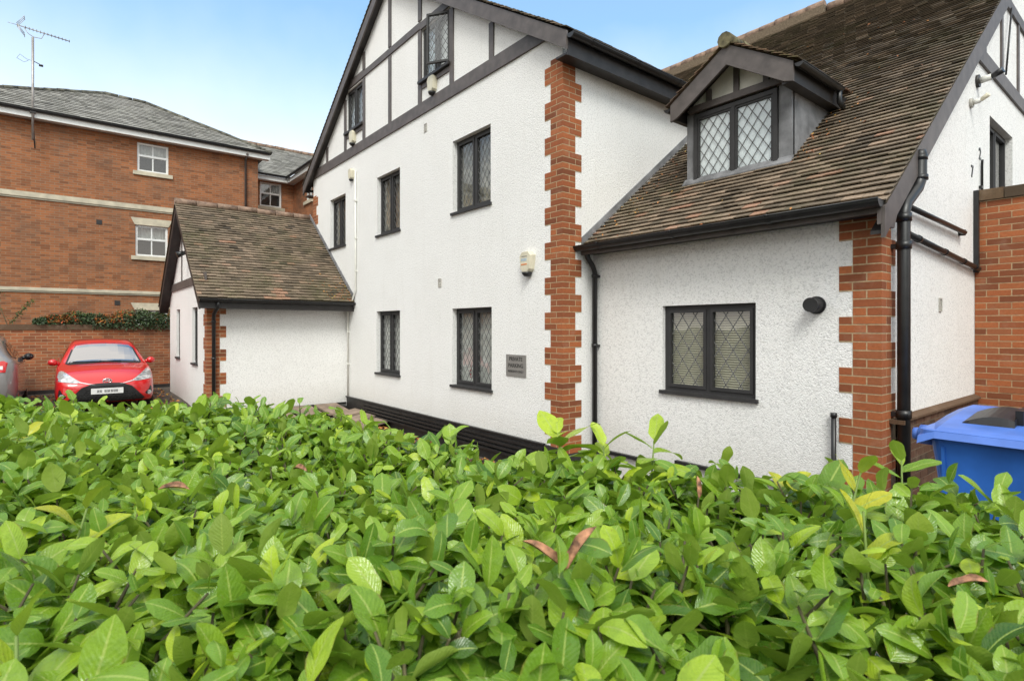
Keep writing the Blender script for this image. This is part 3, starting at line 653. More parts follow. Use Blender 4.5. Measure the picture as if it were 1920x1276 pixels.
mb = MB(); mb.tube([F_end.p(.93, 2.80, .05), F_end.p(2.95, 2.76, .05)], .026, 10); mb.tube([F_end.p(2.93, 2.76, .0), F_end.p(2.95, 2.76, .06)], .034, 10); mb.build('waste_pipe', 'black', house)
mb = MB(); mb.tube([F_end.p(.93, 2.56, .045), F_end.p(3.58, 2.40, .045)], .030, 10)
for v in (1.35, 2.2, 2.9, 3.4): z = 2.56-.16*(v-.93)/2.65; mb.tube([F_end.p(v, z, .045), F_end.p(v+.05, z-.003, .045)], .036, 10)
mb.build('waste_pipe', 'black', house)
MB().bx(F_end, 3.56, 3.612, 2.36, 3.33, .0, .05).build('corner_strip', 'black', house)
mb = MB(); mb.tube([(2.951, D-.045, G), (2.951, D-.045, .91)], .021, 10); mb.tube([(2.951, D-.045, .90), (2.951, D-.045, .94)], .028, 10); mb.box(2.93, 3.0, D-.07, D, .45, .475); mb.build('standpipe', 'black', house)
mb = MB(); mb.bx(F_wing, 1.28, 2.46, .165, .205, 0, .05); mb.bx(F_wing, .1, 1.5, .10, .14, 0, .05); mb.build('plinth_ledge', 'black', house)
# flue
mb = MB(); c = F_wing.p(2.79, 1.91); n_ = F_wing.n; mb.tube([c, c+n_*.02], .082, 20); mb.tube([c+n_*.02, c+n_*.045, c+n_*.13], [.078, .062, .058], 20); mb.tube([c+n_*.13, c+n_*.145], .066, 20); mb.build('flue', 'black', house)
# small vent plates on the walls
def plate(F, a, b):
    mb = MB(); bar_rect(mb, F, a-.045, a+.045, b-.07, b+.07, .012, 0, .012)
    for k in range(2): mb.bx(F, a-.033, a+.033, b-.05+k*.055, b-.01+k*.055, 0, .006)
    mb.build('air_vent', 'vent', house)
plate(F_fac, -2.93, 2.45); plate(F_fac, -3.40, 5.16); plate(F_end, 2.23, 1.94)
# white conduit
mb = MB(); mb.tube([F_fac.p(-6.33, 5.06, .03), F_fac.p(-6.33, 2.50, .03), F_fac.p(-6.74, 1.99, .03), F_fac.p(-6.74, .2, .03)], .02, 8)
for z in (4.4, 3.6, 2.9, 1.6, .9): mb.bx(F_fac, (-6.33 if z > 2 else -6.74)-.03, (-6.33 if z > 2 else -6.74)+.03, z, z+.03, 0, .053)
mb.build('conduit', 'white_paint', house)
# brick plinth below the end wall
def bricks(F, a0, a1, b0, b1, name, parent, mat='brick', mort='mortar', th=.0026, off=0, tonef=None):
    bk = MB(); z = b0; k = 0
    while z < b1-.02:
        a = a0-(.1125 if k % 2 else 0)
        while a < a1:
            p, q = max(a, a0), min(a+.215, a1)
            if q-p > .02: bk.bx(F, p, q, z, min(z+.065, b1), -.05, off+random.gauss(0, .0008), random.random() if not tonef else tonef(a, z))
            a += .225
        z += .075; k += 1
    o = bk.build(name, mat, parent); MB().bx(F, a0, a1, b0-.01, b1, -.06, off-th).build('mortar', mort, o); return o
Fp = Fr((W+.035, 0, 0), (0, 1, 0), Z, (1, 0, 0))
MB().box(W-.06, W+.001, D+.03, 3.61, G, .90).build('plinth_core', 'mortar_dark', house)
bricks(Fp, D+.345, 3.6, -.25, .86, 'brick_plinth', house, 'brick_mossy_shaded', 'mortar_dark')
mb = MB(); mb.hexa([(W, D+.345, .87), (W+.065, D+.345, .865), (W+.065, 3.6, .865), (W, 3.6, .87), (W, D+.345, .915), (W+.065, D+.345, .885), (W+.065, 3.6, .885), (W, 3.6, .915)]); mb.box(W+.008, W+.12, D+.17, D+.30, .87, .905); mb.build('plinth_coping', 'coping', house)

# ---- annex, joined to the house
aw0 = -2.767
wall(F_aw, [(aw0, -.01), (0, -.01), (0, 2.3), (aw0, 2.3)], [], 'annex_wall', 'render', house)
UAL = -11.645; UR = (UA+UAL)/2; ZAR = 4.47; ez = 2.25; SA = (ZAR-ez)/(UA+.38-UR)
awin = [(-10.58, -10.06, 1.0, 2.14), (-8.42, -7.80, .96, 2.13)]
wall(F_ag, [(UAL, .02), (UA, .02), (UA, 2.45), (UR, ZAR-.06), (UAL, 2.45)], awin, 'annex_gable', 'render', house)
wall(Fr((UAL, 0, 0), (0, 1, 0), Z, (-1, 0, 0)), [(aw0, G), (0, G), (0, 2.4), (aw0, 2.4)], [], 'annex_far_wall', 'render', house)
for w, l in zip(awin, ('farther annex window', 'annex window nearer the brick corner')): window(F_ag, *w, house, l, fill='net', inset=.06, lead=None)
MB().box(UAL+.2, UA-.2, -2.3, -2.25, G, 2.4).build('annex_partition', 'room', house)
quoin((UA, VA), (-1, 0, 0), (0, 1, 0), 0, -.05, 2.19, house)
mb = MB(); mb.bx(F_aw, aw0, -.02, -.4, -.012, -.1, .03); mb.bx(F_ag, UAL, UA, -.4, .018, -.1, .03); mb.build('annex_plinth', 'trim_dark', house)
rf = .0; v0a = VA-.22
Fa = slope_frame((UA+.38, v0a, ez), (0, 1, 0), (UR-UA-.38, 0, ZAR-ez)); la = math.hypot(UR-UA-.38, ZAR-ez)
def at_(a, b):
    t = random.gauss(.48, .17)
    if a > 1.2 and a < 1.7 and b < .35 and random.random() < .6: t = .95
    return min(1, max(0, t))
tiles(Fa, [(0, 0), (-v0a-.002, 0), (-v0a-.002, la), (0, la)], .10, .165, 'annex_roof', 'tile_annex', house, tone=at_, jitter=1.3)
Fb = slope_frame((UAL-.38, v0a, ez), (0, 1, 0), (UR-UAL+.38, 0, ZAR-ez))
tiles(Fb, [(0, 0), (-v0a-.002, 0), (-v0a-.002, la), (0, la)], .10, .165, 'annex_roof', 'tile_annex', house, tone=at_)
ridge_run((UR, v0a, ZAR+.03), (UR, 0, ZAR+.02), .075, .42, 'annex_ridge', 'ridge', house)
rake(F_ag, (UR, ZAR), (UA+.36, ez+.015), .20, .17, .20, 'barge_board', 'trim_dark', house)
rake(F_ag, (UAL-.36, ez+.015), (UR, ZAR), .20, .17, .20, 'barge_board', 'trim_dark', house)
rake(F_ag, (UR, ZAR), (UA+.34, ez+.03), .03, .002, .168, 'soffit', 'trim_dark', house, drop=.17)
rake(F_ag, (UAL-.34, ez+.03), (UR, ZAR), .03, .002, .168, 'soffit', 'trim_dark', house, drop=.17)
mb = MB(); mb.bx(F_ag, UAL+.1, UA-.02, 2.60, 2.77, 0, .03); mb.build('annex_beam', 'trim', house)
mb = MB(); mb.bx(F_ag, -9.75, -9.68, 2.772, 4.0, 0, .02); mb.bx(F_ag, -8.4, -8.33, 2.772, 3.6, 0, .02); mb.build('annex_stud', 'trim', house)
MB().box(UA+.002, UA+.33, VA-.15, -.004, 2.09, 2.12).build('soffit', 'trim_dark', house)
MB().box(UA+.33, UA+.355, VA-.17, -.004, 2.06, 2.24).build('fascia', 'trim_dark', house)
gutter((UA+.415, VA-.2, 2.235), (UA+.415, -.01, 2.235), .052, house, (1, 0, 0), brk=1.3)
MB().prism(F_fac, [(UA+.40, ez+.05), (UR, ZAR+.04), (UR, ZAR+.13), (UA+.40, ez+.14)], .001, .018).build('flashing', 'leadsheet', house)
mb = MB(); mb.tube([(UA+.40, VA+.12, 2.2), (UA+.39, VA+.12, 2.10), (UA+.12, VA+.1, 1.98), (UA+.08, VA+.1, 1.9), (UA+.08, VA+.1, G)], .034, 12); o = mb.build('downpipe', 'black', house, label='black downpipe on the annex corner')
mb = MB()
for z in (1.8, 1.1, .3): MB().tube([(UA+.08, VA+.1, z), (UA+.08, VA+.1, z+.04)], .042, 12).build('pipe_clip', 'black', o)
mb = MB(); mb.bx(F_aw, -1.45, -.05, .045, .075, 0, .06); mb.bx(F_aw, -1.45, -1.40, -.05, .045, 0, .06); mb.bx(F_aw, -2.6, -1.45, -.055, -.02, .03, .075); mb.bx(F_aw, -1.40, -.05, -.06, -.025, .03, .075); mb.build('floor_pipe', 'black', house)

# ------------------------------------------------------------------ fittings on the walls
def text(s, size, F, a, b, c, name, mat, parent, depth=.001, align='CENTER', space=1.0):
    cu = bpy.data.curves.new(name, 'FONT'); cu.body = s; cu.size = size; cu.align_x = align; cu.extrude = depth; cu.space_character = space; cu.offset = size*.012
    t = bpy.data.objects.new(name, cu); col.objects.link(t); bpy.context.view_layer.update()
    me = bpy.data.meshes.new_from_object(t); bpy.data.objects.remove(t)
    base = BASE[parent.name] if parent.name in BASE else Vector((0, 0, 0))
    for v in me.vertices: x, y, z = v.co; v.co = F.p(a+x, b+y, c+z)-base
    me.materials.clear(); me.materials.append(M[mat]); o = bpy.data.objects.new(name, me); col.objects.link(o); o.parent = parent; return o
sg = thing('parking_sign', F_fac.p(-.92, 1.03), 'grey private parking sign on the white wall beside the brick quoin', 'sign')
MB().bx(F_fac, -1.135, -.705, 1.03, 1.33, 0, .012).build('plate', 'sign', sg)
text('PRIVATE', .078, F_fac, -.92, 1.245, .013, 'lettering', 'ink', sg); text('PARKING', .078, F_fac, -.92, 1.155, .013, 'lettering', 'ink', sg)
text('RESIDENTS ONLY', .043, F_fac, -.92, 1.085, .013, 'lettering', 'ink', sg)
def alarm(a, b, label, w=.115, h=.15, full=True, group='alarm boxes on the gable wall'):
    t = thing('alarm_box', F_fac.p(a, b), label, 'alarm box', group); mb = MB()
    out = [(-.55, .62), (-.30, 1), (.30, 1), (.55, .62), (.42, -.62), (.22, -.92), (-.22, -.92), (-.42, -.62)]
    P0 = [(a+x*2*w, b+y*h) for x, y in out]; P1 = [(a+x*1.72*w, b+y*h*.92) for x, y in out]
    lo = [F_fac.p(x, y, 0) for x, y in P0]; mi = [F_fac.p(x, y, .05) for x, y in P0]; hi = [F_fac.p(x, y, .085) for x, y in P1]
    for A, B in ((lo, mi), (mi, hi)):
        for i in range(8): j = (i+1) % 8; mb.face([A[j], A[i], B[i], B[j]])
    mb.face(hi[::-1]); mb.build('housing', 'cream', t)
    mb = MB(); mb.tube([F_fac.p(a, b-h*.86, .045), F_fac.p(a, b-h*1.05, .045), F_fac.p(a, b-h*1.25, .045)], [w*.62, w*.58, w*.3], 12); mb.build('strobe', 'black', t)
    if full:
        MB().bx(F_fac, a-.075, a+.045, b-.035, b-.018, .086, .088).build('stripe', 'orange', t)
        mb = MB()
        for k in range(4): mb.bx(F_fac, a-.07+k*.03, a-.052+k*.03, b+.015, b+.055, .086, .088)
        mb.build('logo', 'blueink', t)
        MB().bx(F_fac, a-.065, a+.05, b+.075, b+.085, .086, .088).build('top_line', 'sign', t)
    return t
alarm(-.64, 2.575, 'cream alarm box with orange stripe beside the brick quoin')
alarm(-3.12, 5.80, 'cream alarm box under the open attic window', .105, .145, False)
alarm(-6.46, 5.80, 'cream alarm box under the closed attic window', .105, .145, False)
alarm(-6.53, 5.02, 'small cream alarm box below the tie beam at the top of the white conduit', .075, .12, False)
for v, z, r, ln, lb, mt in ((3.72, 4.67, .075, .11, 'white and black security light below the end wall beam', 'black'), (3.42, 4.33, .055, .07, 'small cream wall light below the barge board', 'cream')):
    t = thing('security_light', F_end.p(v, z), lb, 'light', 'lights on the end wall')
    MB().tube([F_end.p(v, z, 0), F_end.p(v, z, .03)], r, 16).build('base', 'trim_dark' if mt == 'black' else 'vent', t)
    MB().tube([F_end.p(v, z, .03), F_end.p(v, z+.01, .03+ln)], r*.5, 12).build('lamp_body', 'white_paint', t)
    MB().tube([F_end.p(v, z+.01, .03+ln), F_end.p(v-.02, z+.05, .05+ln*1.8)], [r*.42, r*.5], 12).build('hood', mt, t)
for k, (v, z, ch) in enumerate(((3.86, 3.76, '2'), (3.50, 3.48, '7'))):
    t = thing('house_number', F_end.p(v, z), ('black numeral two' if k == 0 else 'black numeral seven')+' fixed to the white end wall', 'number'); text(ch, .20, F_end, v, z, .004, 'numeral', 'black', t, depth=.004)
t = thing('cable_bracket', F_end.p(3.88, 3.3), 'thin black vertical cable bracket on the end wall beside the window', 'bracket')
mb = MB(); mb.tube([F_end.p(3.88, 3.2, .02), F_end.p(3.88, 3.70, .02), F_end.p(3.84, 3.74, .03)], .014, 6); mb.bx(F_end, 3.82, 3.88, 3.40, 3.43, 0, .03); mb.build('rod', 'black', t)
t = thing('gable_lamp', F_ag.p(-8.65, 3.3, 0), 'small black lamp on the annex gable above the beam', 'light')
mb = MB(); mb.tube([F_ag.p(-8.75, 3.3, 0), F_ag.p(-8.75, 3.3, .10)], .02, 8); mb.tube([F_ag.p(-8.75, 3.33, .08), F_ag.p(-8.75, 3.26, .24)], [.04, .07], 10); mb.build('lamp_body', 'black', t)

# ------------------------------------------------------------------ right brick wall
bw = thing('brick_wall', (4.9, 3.62, G), 'tall red brick wall with dark coping joining the white end wall', 'wall')
F_b = Fr((0, 3.618, 0), (1, 0, 0), Z, (0, -1, 0))
bricks(F_b, W+.004, 7.6, -.25, 3.20, 'brickwork', bw, off=.0)
mb = MB(); a = W+.05
while a < 7.6: mb.bx(F_b, a, a+.22, 3.205, 3.33+random.gauss(0, .004), -.2, .03+random.gauss(0, .003), random.random()); a += .228
mb.build('coping', 'coping', bw)
MB().box(W+.01, 7.6, 3.68, 3.90, -.3, 3.2).build('wall_core', 'mortar_dark', bw)

# ------------------------------------------------------------------ wheelie bin
bn = thing('wheeled_bin', (4.55, .0, G), 'large blue four wheeled waste bin with black lid hatch beside the black soil pipe', 'bin')
x0, x1, y0, y1 = 3.895, 5.28, -.50, .52
def taper(levels, name, mat, parent):
    mb = MB(); rings = []
    for z, ins, r in levels:
        P = []; X0, X1, Y0, Y1 = x0+ins, x1-ins, y0+ins, y1-ins
        for cx, cy, a in ((X1-r, Y1-r, 0), (X0+r, Y1-r, 90), (X0+r, Y0+r, 180), (X1-r, Y0+r, 270)):
            for k in range(6): t = R(a+k*18); P.append((cx+r*math.cos(t), cy+r*math.sin(t), z))
        rings.append(P)
    for A, B in zip(rings, rings[1:]):
        for i in range(24): j = (i+1) % 24; mb.face([A[i], A[j], B[j], B[i]], smooth=True)
    mb.face(rings[0][::-1]); mb.face(rings[-1]); return mb.build(name, mat, parent)
taper([(-.08, .14, .06), (0, .12, .08), (.85, .03, .08), (.97, .015, .08), (1.0, .015, .08)], 'body', 'bin', bn)
taper([(1.0, -.015, .07), (1.005, -.03, .07), (1.045, -.03, .07), (1.05, -.01, .07)], 'rim', 'bin_lid', bn)
mb = MB(); nx = 16; prof = [(0, 1.0), (.02, 1.045), (.10, 1.062), (.30, 1.085), (.62, 1.115), (.9, 1.13), (1.0, 1.115)]
rows = []
for i in range(nx+1):
    s = i/nx; x = x0-.03+(x1-x0+.06)*s; e = max(0, 1-min(s, 1-s)/.07); lip = .045*min(1, max(0, (s-.42)/.12))*min(1, max(0, (1.3-s)/.12))
    rows.append([(x, y0-.05+(y1-y0+.06)*t, z-e*e*.045-(lip if j == 0 else lip*.35 if j == 1 else 0)) for j, (t, z) in enumerate(prof)])
for i in range(nx):
    for j in range(len(prof)-1): mb.face([rows[i][j], rows[i+1][j], rows[i+1][j+1], rows[i][j+1]], smooth=True)
for r_, s_ in ((rows[0], 1), (rows[-1], -1)): mb.face([p for p in r_][::s_]+[(r_[-1 if s_ > 0 else 0][0], (r_[-1] if s_ > 0 else r_[0])[1], 1.0)])
lid = mb.build('lid', 'bin_lid', bn)
mb = MB()
for i in range(8):
    a0_, a1_ = i/8, (i+1)/8; X = lambda t: 4.04+.26*t; Hh = lambda t: .055*math.sin(math.pi*min(1, t*.75+.02))
    zf, zb = 1.080, 1.113
    mb.face([(X(a0_), y0+.22, zf), (X(a1_), y0+.22, zf), (X(a1_), y0+.24, zf+Hh(a1_)), (X(a0_), y0+.24, zf+Hh(a0_))], smooth=True)
    mb.face([(X(a0_), y0+.24, zf+Hh(a0_)), (X(a1_), y0+.24, zf+Hh(a1_)), (X(a1_), y0+.62, zb+Hh(a1_)), (X(a0_), y0+.62, zb+Hh(a0_))], smooth=True)
mb.face([(4.30, y0+.22, zf), (4.30, y0+.62, zb), (4.30, y0+.62, zb+.05), (4.30, y0+.24, zf+.05)])
mb.box(4.29, 4.33, y0+.30, y0+.66, 1.09, 1.18); mb.build('hatch', 'black', bn)
mb = MB(); mb.tube([(x0+.02, y0+.15, .985), (x0-.06, y0+.15, .985)], .065, 16); mb.tube([(x0-.06, y0+.15, .985), (x0-.10, y0+.15, .985)], [.045, .04], 16); mb.build('trunnion', 'bin_lid', bn)
for x in (x0+.085, x0+.52, x0+.95): MB().hexa([(x+.03*0, y0+.115, 0), (x+.018, y0+.115, 0), (x+.018, y0+.16, 0), (x, y0+.16, 0), (x, y0+.006, .94), (x+.018, y0+.006, .94), (x+.018, y0+.06, .94), (x, y0+.06, .94)]).build('rib', 'bin', bn)
for x in (x0+.2, x1-.2):
    for y in (y0+.2, y1-.2): MB().tube([(x-.03, y, G+.08), (x+.03, y, G+.08)], .08, 16).build('wheel', 'tyre', bn)

# ------------------------------------------------------------------ neighbour brick building
nb = thing('brick_apartment_block', (-17.4, -3, 0), 'orange brick apartment block with grey tiled roof beyond the garden wall', 'building')
UN = -17.37; F_n = Fr((UN, 0, 0), (0, 1, 0), Z, (1, 0, 0)); VE = .80
nw = [(-3.0, -2.10, 6.97, 7.94), (-3.05, -2.12, 4.12, 5.16), (-3.05, -2.12, 1.25, 2.30)]
wall(F_n, [(-16, -.3), (VE, -.3), (VE, 8.08), (-16, 8.08)], nw, 'wall', 'neigh_brick', nb, depth=.2)
URs = -19.07; VI = 2.64; F_r = Fr((URs, 0, 0), (0, 1, 0), Z, (1, 0, 0)); F_ret = Fr((0, VE, 0), (-1, 0, 0), Z, (0, 1, 0))
wall(F_r, [(VE, -.3), (VI, -.3), (VI, 7.75), (VE, 7.75)], [(1.30, 2.15, 6.68, 7.68)], 'wall', 'neigh_brick', nb, depth=.2)
wall(F_ret, [(-UN, -.3), (-URs+2, -.3), (-URs+2, 8.08), (-UN, 8.08)], [], 'return_wall', 'neigh_brick_u', nb)
F_wn = Fr((0, VI, 0), (1, 0, 0), Z, (0, -1, 0))
wall(F_wn, [(URs, -.3), (-12.5, -.3), (-12.5, 7.75), (URs, 7.75)], [(-17.55, -16.8, 6.75, 7.6)], 'wing_wall', 'neigh_brick_u', nb, depth=.2)
def sashwin(F, a0, a1, b0, b1, lint=True):
    mb = MB(); bar_rect(mb, F, a0, a1, b0, b1, .065, -.12, -.05); m_ = (b0+b1)/2+.06; mb.bx(F, a0+.065, a1-.065, m_-.035, m_+.03, -.12, -.045); am = (a0+a1)/2
    mb.bx(F, am-.018, am+.018, b0+.065, m_-.035, -.115, -.06); mb.bx(F, am-.018, am+.018, m_+.03, b1-.065, -.115, -.06)
    o = mb.build('window', 'white_upvc', nb); MB().face([F.p(a0+.06, b0+.06, -.09), F.p(a1-.06, b0+.06, -.09), F.p(a1-.06, b1-.06, -.09), F.p(a0+.06, b1-.06, -.09)]).build('pane', 'glass', o)
    mb = MB(); curtain(mb, F, a0, a1, m_, b1, -.3, .01); mb.build('net_curtain', 'curtain', o)
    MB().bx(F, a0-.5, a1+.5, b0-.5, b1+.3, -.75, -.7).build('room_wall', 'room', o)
    MB().bx(F, a0-.12, a1+.12, b0-.13, b0-.002, -.1, .06).build('sill', 'stone', o)
    if lint: MB().prism(F, [(a0-.02, b1+.004), (a1+.02, b1+.004), (a1+.13, b1+.24), (a0-.13, b1+.24)], 0, .02).build('lintel', 'stone', o)
sashwin(F_n, *nw[0], lint=False); sashwin(F_n, *nw[1]); sashwin(F_n, *nw[2]); sashwin(F_r, 1.30, 2.15, 6.68, 7.68, False); sashwin(F_wn, -17.55, -16.8, 6.75, 7.6, False)
for z, h in ((5.68, .15), (2.84, .10)): 
    mb = MB(); mb.bx(F_n, -16, VE+.05, z, z+h, 0, .06); mb.bx(F_n, -16, VE+.03, z-.05, z-.002, 0, .03); mb.build('string_course', 'stone', nb)
for F, a0, a1, zb in ((F_n, -16, VE+.35, 8.05), (F_r, VE, VI, 7.72), (F_wn, URs+.33, -12.5, 7.72)):
    MB().bx(F, a0, a1, zb, zb+.03, .0, .30).build('soffit', 'white_upvc', nb); MB().bx(F, a0, a1, zb-.02, zb+.15, .302, .33).build('fascia', 'white_upvc', nb)
    p, q = F.p(a0, zb+.20, .39), F.p(a1, zb+.20, .39); gutter(p, q, .06, nb, F.n, brk=4)
MB().tube([F_n.p(.35, 8.1, .38), F_n.p(.35, 7.95, .08), F_n.p(.35, .1, .08)], .04, 10).build('downpipe', 'trim', nb)
mb = MB(); mb.bx(F_n, -4.1, -3.95, 5.05, 5.2, .0, .015); mb.build('air_brick', 'trim_dark', nb)
MB().bx(F_n, -3.62, -3.47, 2.45, 2.6, .0, .015).build('air_brick', 'trim_dark', nb)
ue_, zn = -16.97, 8.27; SN = .7; kk = math.sqrt(1+SN*SN)
Fn_ = slope_frame((ue_, 0, zn), (0, 1, 0), (-1, 0, SN))
pl = lambda u, v: (v, (ue_-u)*kk)
tiles(Fn_, [(-16, 0), (1.18, 0), pl(-19.35, -2.55), pl(-19.45, -3.8), pl(-17.95, -6.7), (-16, (2.2)*kk*.0+.6)], .16, .28, 'roof', 'tile_grey', nb, thick=.012)
rp = lambda u, v: Vector((u, v, zn+SN*(ue_-u)+.03))
ridge_run(rp(-19.35, -2.55), rp(ue_+.05, 1.18), .065, .4, 'hip_tiles', 'hip', nb); ridge_run(rp(-19.45, -3.8), rp(-19.35, -2.55), .065, .4, 'hip_tiles', 'hip', nb); ridge_run(rp(-17.95, -6.7), rp(-19.45, -3.8), .065, .4, 'hip_tiles', 'hip', nb)
# hidden backs of that roof
mb = MB(); mb.face([rp(-19.35, -2.55), rp(ue_, 1.18), Vector((-20.5, 1.18, zn))]); mb.face([rp(-19.45, -3.8), rp(-19.35, -2.55), Vector((-20.5, 1.18, zn)), Vector((-24, -3, zn))]); mb.face([rp(-17.95, -6.7), rp(-19.45, -3.8), Vector((-24, -3, zn)), Vector((-24, -12, zn))]); mb.face([rp(ue_, -16), rp(-17.4, -16), rp(-17.95, -6.7), Vector((-24, -12, zn))]); mb.build('rear_roof', 'tile_grey', nb)
ue2, zn2 = -18.68, 7.93; F2 = slope_frame((ue2, 0, zn2), (0, 1, 0), (-1, 0, SN)); p2 = lambda u, v: (v, (ue2-u)*kk)
tiles(F2, [(VE-.5, 0), (VI-.40, 0), p2(-21.4, 5.3), p2(-21.4, -1.0)], .16, .28, 'roof', 'tile_grey', nb, thick=.012)
F3 = slope_frame((0, VI-.40, zn2), (1, 0, 0), (0, 1, SN)); p3 = lambda u, v: (u, (v-VI+.40)*kk)
tiles(F3, [(-18.68, 0), (-12.5, 0), p3(-12.5, 5.0), p3(-21.4, 5.0)], .16, .28, 'roof', 'tile_grey', nb, thick=.012)
ridge_run((-21.4, -1, zn2+SN*(ue2+21.4)+.03), (-21.4, 5.3, zn2+SN*(ue2+21.4)+.03), .09, .4, 'ridge_tiles', 'ridge', nb)
# aerial
ae = thing('television_aerial', (-17.15, -5.65, 7), 'grey television aerial on a pole fixed to the brick apartment block', 'aerial')
pu, pv = -17.0, -5.64
MB().tube([(pu, pv, 7.35), (pu, pv, 10.42)], .032, 8).build('pole', 'galv', ae)
mb = MB(); mb.tube([(UN, pv, 7.45), (pu, pv, 7.45)], .02, 6); mb.tube([(UN, pv, 7.95), (pu, pv, 7.95)], .02, 6); mb.tube([(pu, pv, 7.9), (pu-.02, pv+.05, 7.1)], .018, 6); mb.box(pu-.05, pu+.05, pv-.07, pv+.07, 8.15, 8.27); mb.build('bracket', 'trim_dark', ae)
b0_, b1_ = Vector((pu, pv-.36, 10.68)), Vector((pu, pv+.86, 10.58))
mb = MB(); mb.tube([b0_, b1_], .014, 6); mb.tube([(pu, pv-.19, 10.64), (pu, pv-.1, 10.50), (pu, pv+.02, 10.44), (pu, pv+.2, 10.45), (pu, pv+.26, 10.60)], .010, 6); mb.build('boom', 'galv', ae)
mb = MB()
for k in range(13): c = b0_+(b1_-b0_)*(.16+.84*k/12); mb.tube([c-Vector((.11, 0, 0)), c+Vector((.11, 0, 0))], .007, 5); mb.tube([c-Vector((0, 0, .02)), c+Vector((0, 0, .025))], .012, 5)
mb.build('elements', 'galv', ae)
mb = MB()
for sg_ in (1, -1):
    for dx in (-.12, 0, .12): mb.tube([b0_+Vector((dx, .0, 0)), b0_+Vector((dx, .18, .26*sg_+.02))], .008, 5)
    mb.tube([b0_+Vector((-.14, .17, .26*sg_)), b0_+Vector((.14, .17, .26*sg_))], .008, 5)
mb.tube([b0_+Vector((0, -.2, .01)), b0_], .008, 5); mb.build('reflector', 'galv', ae)
mb = MB(); mb.tube([(pu, pv, 9.72), (pu, pv+.18, 9.65)], .012, 6); mb.tube([(pu, pv+.14, 9.63), (pu, pv+.24, 9.63)], .035, 8); mb.tube([(pu, pv, 9.72), (pu, pv-.14, 9.73), (pu+.2, pv-.28, 9.76), (pu, pv-.36, 9.70), (pu-.1, pv-.2, 9.66), (pu, pv-.1, 9.7)], .005, 5); mb.build('side_antenna', 'trim_dark', ae)

# ------------------------------------------------------------------ garden wall and climber
gw = thing('garden_wall', (-13.1, -5, 0), 'weathered red brick garden wall behind the parked cars', 'wall')
F_g = Fr((-13.0, 0, 0), (0, 1, 0), Z, (1, 0, 0))
MB().bx(F_g, -16, 1.0, -.4, 1.66, -.215, 0).build('brickwork', 'garden_brick', gw)
mb = MB(); mb.bx(F_g, -16, 1.0, 1.662, 1.70, -.24, .03); mb.bx(F_g, -16, 1.0, 1.70, 1.79, -.225, .012); mb.build('coping', 'coping', gw)
mb = MB(); mb.bx(F_g, -16, 1.0, -.4, .16, .002, .07); mb.build('footing', 'trim_dark', gw)
def leafy(name, pts, size, mat, parent, tonef, flat=.4, **tg):
    mb = MB()
    for p in pts:
        n = Vector((random.gauss(.3, 1), random.gauss(-.3, 1), random.gauss(.7, 1)*1)).normalized(); a = n.orthogonal().normalized(); b = n.cross(a); t = random.random()*6.28; a, b = a*math.cos(t)+b*math.sin(t), b*math.cos(t)-a*math.sin(t)
        s = size*random.uniform(.6, 1.3); P = Vector(p); mb.face([P-a*s, P-b*s*.5, P+a*s*.2+n*s*.15, P+b*s*.5], tonef(p)); mb.face([P+a*s*.2+n*s*.15, P+b*s*.5, P+a*s, P-b*s*.5][::1], tonef(p))
    return mb.build(name, mat, parent, **tg)
cl = thing('climber', (-13.0, -3.6, 1.75), 'green and orange climbing shrub draped over the garden wall coping', 'climber')
pts = []
for i in range(8000):
    v = random.uniform(-5.5, -1.6); w_ = (v+5.5)/3.9; h = .22+.20*min(1, w_*1.6)+.05*math.sin(v*5)+.03*math.sin(v*13); th = .13+.14*min(1, w_*1.4)
    t = random.random(); x = random.gauss(0, 1)*th*.45
    z = 1.79+h*(1-(x/th)**2*.6)*t - (.16*random.random() if (w_ > .3 and x > 0) else .0)
    pts.append((-13.08+x+ (.05 if w_ > .3 else 0), v, z))
def ct(p):
    w_ = (p[1]+5.5)/3.9; o_ = math.sin(p[1]*6.1)+.6*math.sin(p[1]*14+p[2]*9)
    pr_ = .40 if w_ < .55 else .05
    if p[2] > 1.83 and p[0] > -13.12 and o_ > -.25 and random.random() < pr_: return random.uniform(.68, 1)
    return random.uniform(.0, .42)+(.2 if p[2] > 2.0 else 0)*random.random()
leafy('foliage', pts, .035, 'ivy', cl, ct)
mb = MB()
for i in range(26): v = random.uniform(-5.4, -1.7); mb.tube([(-13.1, v, 1.78), (-13.05, v+random.gauss(0, .2), 1.9), (-12.98, v+random.gauss(0, .3), 1.85)], .008, 5)
mb.build('stem', 'stem', cl)
t = thing('garden_shrub', (-14.4, -6.6, 0), 'dark green bushy shrub behind the garden wall at the left edge', 'shrub')
leafy('foliage', [(-14.3+random.gauss(0, .25), -6.62+random.gauss(0, .17), 2.32+random.gauss(0, .17)) for i in range(1800)], .035, 'ivy', t, lambda p: random.uniform(.1, .5))
mb = MB(); mb.tube([(-14.3, -6.62, 0), (-14.3, -6.6, 2.3)], [.04, .02], 6); mb.build('stem', 'stem', t)
t = thing('sapling', (-13.6, -5.9, 0), 'thin leafless looking sapling leaning above the garden wall coping', 'plant')
mb = MB(); mb.tube([(-13.5, -6.0, 0), (-13.5, -5.95, 1.8), (-13.45, -5.55, 2.35)], [.012, .01, .005], 5); mb.tube([(-13.5, -6.0, 0), (-13.5, -6.0, 1.8), (-13.5, -6.15, 2.3)], [.012, .01, .005], 5); mb.build('stem', 'stem', t)
leafy('foliage', [(-13.48+random.gauss(0, .03), -5.93+.42*s+random.gauss(0, .03), 1.85+.55*s+random.gauss(0, .03)) for s in [random.random() for _ in range(160)]], .028, 'ivy', t, lambda p: random.uniform(.3, .6))

